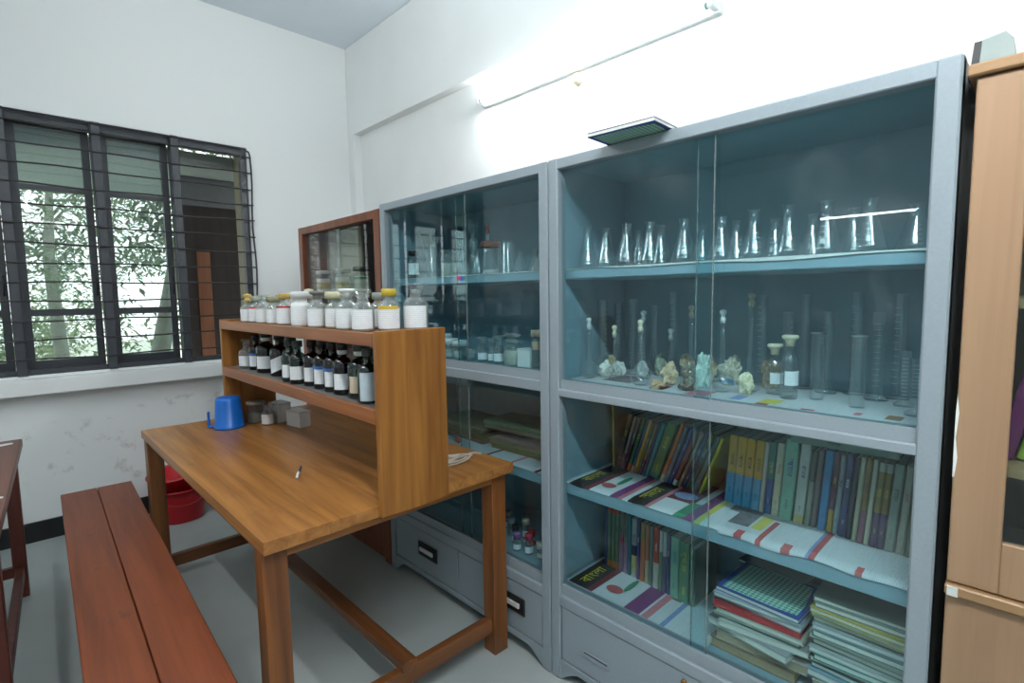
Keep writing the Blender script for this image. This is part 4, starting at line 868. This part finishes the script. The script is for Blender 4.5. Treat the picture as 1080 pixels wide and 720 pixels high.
G2 = 'books on the bottom bookshelf'
BK2 = [(.010, .245, [(1, (44, 76, 130))], None, 'navy blue'), (.016, .235, [(.1, (206, 130, 60)), (.9, (92, 120, 96)), (1, (200, 100, 60))], None, 'green with orange ends'), (.015, .235, [(.1, (206, 130, 60)), (.9, (96, 124, 100)), (1, (200, 100, 60))], None, 'sage with orange ends'),
       (.015, .235, [(.12, (206, 130, 60)), (.9, (100, 126, 100)), (1, (200, 100, 60))], 'k', 'moss-green with orange ends'), (.018, .23, [(.5, (150, 110, 140)), (.62, (170, 70, 90)), (1, (110, 120, 110))], 'k', 'mauve-bottomed'), (.016, .23, [(.5, (160, 120, 150)), (1, (124, 130, 120))], 'k', 'lilac'),
       (.012, .23, [(1, (46, 122, 140))], None, 'teal'), (.020, .225, [(.1, (200, 200, 190)), (.38, (214, 196, 130)), (.55, (52, 50, 84)), (1, (176, 180, 176))], 'k', 'white and navy'), (.012, .225, [(.4, (120, 84, 140)), (1, (60, 70, 130))], 'w', 'violet-blue'),
       (.018, .222, [(.7, (206, 120, 80)), (1, (150, 140, 70))], None, 'salmon'), (.014, .222, [(.4, (190, 180, 150)), (1, (190, 110, 76))], None, 'tan and cream'), (.013, .222, [(1, (116, 128, 126))], None, 'ash-grey'),
       (.020, .225, [(.42, (206, 206, 192)), (1, (190, 70, 52))], 'w', 'red-over-white'), (.012, .22, [(.65, (104, 140, 110)), (1, (206, 206, 200))], None, 'white-topped green'), (.012, .22, [(.6, (90, 84, 130)), (1, (196, 196, 200))], None, 'white-topped violet'),
       (.012, .218, [(1, (56, 70, 110))], 'w', 'ink-blue'), (.030, .215, [(1, (124, 182, 158))], 'b', 'thick mint-green'), (.036, .21, [(1, (84, 140, 104))], 'y', 'thick leaf-green'), (.020, .20, [(1, (60, 96, 72))], None, 'forest-green')]
y = 1.168
for i, (th, h, bands, ink, cw) in enumerate(BK2):
    y -= th/2+.0018
    book(f'{cw} book, {ORD[i]} from the left on the bottom bookshelf', 1.575+.08*(y-.7), y, .3530, th, h, .165, bands, 1.0, ink, G2, i+3, .68)
    y -= th/2+.0018
YEND2 = y

# ------------------------------------------------------------------ newspapers lining the shelves
NB = plain((28, 26, 30), .7); NPUR = plain((120, 56, 110), .7); NPINK = plain((196, 120, 130), .7); NGREY = plain((120, 116, 120), .8, var=.3, vscale=25); NWH = print_mat('newsprint_light', (208, 214, 216), (120, 126, 140), 170, 14, .32); NBLUE = plain((120, 140, 186), .7)
NMAR = plain((110, 36, 48), .7); NRED = plain((176, 84, 84), .7); NGRN = plain((52, 130, 96), .7); NYEL = plain((200, 190, 90), .7)
def sheet(name, label, x0, x1, y0, y1, z, regions, droop=.012, seed=1, wav=.0012, texts=(), spots=()):
    """newspaper: u runs left to right as one faces the cabinet (y1 to y0), v front to back"""
    rng = random.Random(seed); nu, nv = 64, 20; me = MB(); bm = me.bm
    mats = [NEWS]; g = []
    ph = [rng.uniform(0, 6) for _ in range(4)]
    hz = lambda u, v: z+.0013+wav*(1+.5*math.sin(u*9+ph[0])+.5*math.sin(u*17+v*3+ph[1]))
    for j in range(nv+1):
        row = []
        for i in range(nu+1):
            u, v = i/nu, j/nv; x = x0+(x1-x0)*v; zz = hz(u, v)
            if droop and j < 2: x = x0-.002-.002*(1-j); zz = z+.001-(0 if j else droop*(.55+.45*math.sin(u*11+ph[2])*math.sin(u*5+ph[3])))
            row.append(bm.verts.new((x, y1+(y0-y1)*u, zz)))
        g.append(row)
    for j in range(nv):
        for i in range(nu):
            f = bm.faces.new((g[j][i], g[j+1][i], g[j+1][i+1], g[j][i+1])); f.smooth = True
            u, v = (i+.5)/nu, (j+.5)/nv; mi = 0
            for (u0_, u1_, v0_, v1_, mm) in regions:
                if u0_ <= u < u1_ and v0_ <= v < v1_:
                    if mm not in mats: mats.append(mm)
                    mi = mats.index(mm)
            f.material_index = mi
    for f in bm.faces: f.normal_flip() if f.normal.z < 0 else None
    bm.normal_update()
    for f in bm.faces:
        if f.normal.z < 0: f.normal_flip()
    o = tag(add(name, me, mats), label, 'newspaper')
    for body, u, v, s, mm in texts:
        q = shared('headline', text_mesh(body), mm, o, (x0+(x1-x0)*v, y1+(y0-y1)*u, hz(u, v)+.0030)); q.scale = (s, s, s)
    for u, v, rx, ry, mm in spots:
        add('picture', MB().prism([(rx*math.cos(k*.524), ry*math.sin(k*.524)) for k in range(12)], 'z', 0, .0004), mm, o, (x0+(x1-x0)*v, y1+(y0-y1)*u, hz(u, v)+.0028))
    return o
YT = plain((214, 200, 50), .6)
sheet('newspaper', 'colour newspaper with black and yellow masthead lining the left of the upper bookshelf', 1.417, 1.74, .915, 1.188, .7255, [(0, .05, 0, 1, NWH), (.05, .30, 0, 1, NB), (.30, .38, 0, 1, NMAR), (.38, .68, .0, .62, NWH), (.68, .80, 0, 1, NPUR), (.80, .86, 0, 1, NPINK), (.86, 1, 0, 1, NWH)], .006, 3,
      texts=[('বাংলা', .17, .32, .05, YT)], spots=[(.5, .2, .022, .028, NRED), (.57, .42, .05, .010, NGRN)])
sheet('newspaper', 'colour newspaper with maroon pictures in the middle of the upper bookshelf', 1.417, 1.72, .62, .93, .7285, [(0, .20, 0, 1, NB), (.2, .25, 0, 1, NPINK), (.25, .52, 0, .35, NWH), (.25, .55, .35, 1, NMAR), (.52, .62, 0, .4, NGRN), (.62, .74, 0, 1, NPUR), (.74, .8, 0, 1, NYEL), (.8, 1, 0, .5, NWH), (.86, 1, .5, 1, NGREY)], .006, 4,
      texts=[('সমতা', .1, .32, .05, YT)], spots=[(.4, .5, .03, .04, NBLUE)])
sheet('newspaper', 'newspaper of fine print with red rules at the right of the upper bookshelf', 1.417, 1.72, .165, .63, .7290, [(0, .12, .2, .9, NGREY), (.14, .2, .2, .55, NYEL), (.22, .25, 0, .5, NRED), (.50, .53, 0, 1, NRED), (.48, .5, 0, 1, NBLUE), (.1, .14, 0, .12, NRED), (.36, .40, 0, .1, NRED), (.72, .75, 0, .08, NRED)], .016, 5, .0022)
sheet('newspaper', 'newspaper with black and yellow masthead lining the bottom bookshelf', 1.415, 1.74, .66, 1.188, .3505, [(0, .16, 0, 1, NB), (.16, .2, 0, 1, NMAR), (.22, .44, .08, .62, NWH), (.46, .56, 0, 1, NPUR), (.58, .62, 0, .6, NPINK), (.62, .68, .5, .7, NGREY), (.7, .73, 0, 1, NBLUE), (.73, .97, 0, 1, NWH)], 0, 6,
      texts=[('বাংলা', .09, .30, .055, YT)], spots=[(.3, .22, .024, .032, NRED), (.36, .4, .05, .010, NGRN)])
sheet('newspaper', 'newspaper with small pictures lining the flask shelf of the right cabinet', 1.425, 1.78, .165, 1.19, 1.0965, [(.42, .48, .05, .3, NPINK), (.55, .58, .1, .3, NBLUE), (.63, .67, .12, .3, NYEL), (.63, .65, 0, .1, NRED), (.74, .77, .05, .12, NRED), (.84, .86, .1, .2, NPINK), (.9, .94, .12, .25, plain((150, 120, 90), .8)), (.1, .2, .2, .6, NGREY), (.3, .34, .1, .3, NMAR)], 0, 8, .0004)
sheet('newspaper', 'ruled newspaper lining the lower shelf of the left cabinet', 1.417, 1.77, 1.25, 2.31, .7255, [(.62, .64, 0, 1, NMAR), (.76, .78, 0, 1, NPINK), (.9, .92, 0, 1, NMAR)], .004, 9, .0003)
sheet('shelf_paper', 'wavy whitish paper under the conical flasks on the top shelf', 1.425, 1.78, .165, 1.19, 1.4863, [(0, 1, 0, 1, plain((196, 198, 194), .8))], .010, 10, .0003)
sheet('shelf_paper', 'whitish paper under the glassware on the left cabinet top shelf', 1.425, 1.78, 1.25, 2.31, 1.4863, [(0, 1, 0, 1, plain((206, 210, 206), .8))], .004, 11, .0003)

# ------------------------------------------------------------------ paper stacks at the bottom right
def notebook(label, cx, cy, z, wx, ly, h, rgb, rot, edge=None, group=None, tilt=0):
    o = thing('notebook', label, 'notebook', (cx, cy, z), (R(tilt), 0, R(rot)), group)
    a, b = wx/2, ly/2
    mat = plain(tuple(int(v*.84) for v in rgb), .5, var=.05)
    add('cover', MB().box(-a, a, -b, b, 0, .0022, bev=.0006).box(-a, a, -b, b, h-.0022, h, bev=.0006).box(a-.002, a, -b, b, .0022, h-.0022), mat, o)
    add('pages', bx(-a+.003, a-.002, -b+.003, b-.003, .0022, h-.0022), plain(edge, .8, var=.1, vscale=200) if edge else PAGE, o)
    return o
ST = [(.030, (150, 128, 96), (170, 150, 116), 0, 'brown folded bundle at the foot of the paper stack'), (.026, (196, 190, 176), (176, 160, 130), 3, 'cream folder above the brown bundle'), (.022, (176, 180, 182), None, -8, 'crooked grey-white sheaf in the paper stack'),
      (.018, (214, 216, 210), None, 6, 'white sheaf under the green file'), (.016, (60, 130, 104), None, 2, 'green file in the paper stack'), (.014, (206, 204, 186), None, 1, 'cream file under the red one'), (.018, (186, 38, 46), (190, 46, 52), 3, 'red file in the paper stack'),
      (.012, (196, 206, 216), None, -2, 'white paper sheaf on the red file'), (.012, (190, 200, 212), None, 2, 'pale blue-white sheaf under the checked book')]
z = .3515
for i, (h, c, e, r, lb) in enumerate(ST):
    notebook(lb, 1.565+.006*math.sin(i*2), .535+.008*math.cos(i*3), z, .24, .235 if i != 1 else .245, h, c, r*1.0, e, 'files in the left paper stack'); z += h+.0008
CHK = checker_mat('green_check_cover', (92, 150, 132), (176, 214, 200), 110)
NAVY = plain((44, 70, 140), .45)
def check_book(label, loc, rot, wx, ly, h=.012, under=False):
    o = thing('checked_exercise_book', label, 'exercise book', loc, rot, 'green checked exercise books')
    a, b = wx/2, ly/2
    add('cover', MB().box(-a, a, -b, b, 0, .0015, bev=.0004).box(-a, a, -b, b, h-.0015, h, bev=.0004).box(a-.0015, a, -b, b, .0015, h-.0015), NAVY, o)
    add('pages', bx(-a+.002, a-.0015, -b+.002, b-.002, .0015, h-.0015), PAGE, o)
    zz = (-.0005, 0) if under else (h, h+.0005)
    add('checked_panel', MB().prism([(-a+.018, -b+.012), (-a+.075, -b+.012), (a-.01, -b+.03), (a-.01, b-.016), (-a+.012, b-.016), (-a+.012, -b+.07)], 'z', *zz), CHK, o)
    return o
check_book('green checked blue-edged exercise book on top of the paper stack', (1.545, .530, z+.0004), (0, 0, R(-3)), .20, .23)
check_book('green checked exercise book jutting out over the top of the right steel cabinet', (1.365, .872, 1.8535), (0, 0, R(3.5)), .20, .215, under=True)
notebook('clear plastic file leaning at the back of the paper stack', 1.70, .56, z+.002, .12, .2, .012, (110, 128, 124), -6)
S2 = [(.016, (96, 110, 106), 'grey-green'), (.014, (52, 140, 150), 'turquoise'), (.012, (176, 150, 110), 'tan'), (.018, (150, 180, 196), 'light blue'), (.014, (60, 130, 140), 'petrol blue'), (.016, (120, 116, 100), 'drab'), (.016, (56, 150, 146), 'sea-green'),
      (.014, (190, 200, 196), 'off-white'), (.014, (112, 140, 134), 'grey-teal'), (.016, (206, 206, 186), 'cream'), (.016, (110, 140, 140), 'dull teal'), (.014, (176, 190, 200), 'pale blue'), (.014, (140, 150, 110), 'moss'), (.014, (196, 180, 90), 'mustard'),
      (.012, (200, 186, 96), 'straw-yellow'), (.014, (140, 150, 146), 'ash-grey'), (.012, (150, 160, 150), 'greenish grey')]
z = .3515
for i, (h, c, cw) in enumerate(S2):
    notebook(f'{cw} notebook, {ORD[i]} from the bottom of the notebook stack', 1.585+.008*math.sin(i*1.7), .293+.005*math.sin(i*2.9), z, .26, .205, h, c, 2.0*math.sin(i*1.3), None, 'notebooks in the stack'); z += h+.0008

# things inside the pale cupboard
for i, (y, c, n) in enumerate(((.055, (120, 40, 90), 'purple'), (.02, (150, 170, 50), 'lime-green'), (-.02, (60, 100, 60), 'green'))):
    book(f'{n} book standing behind the pale cupboard glass', 1.45, y, 1.051, .03, .24, .16, [(1, c)], 12, None, 'books in the pale cupboard')
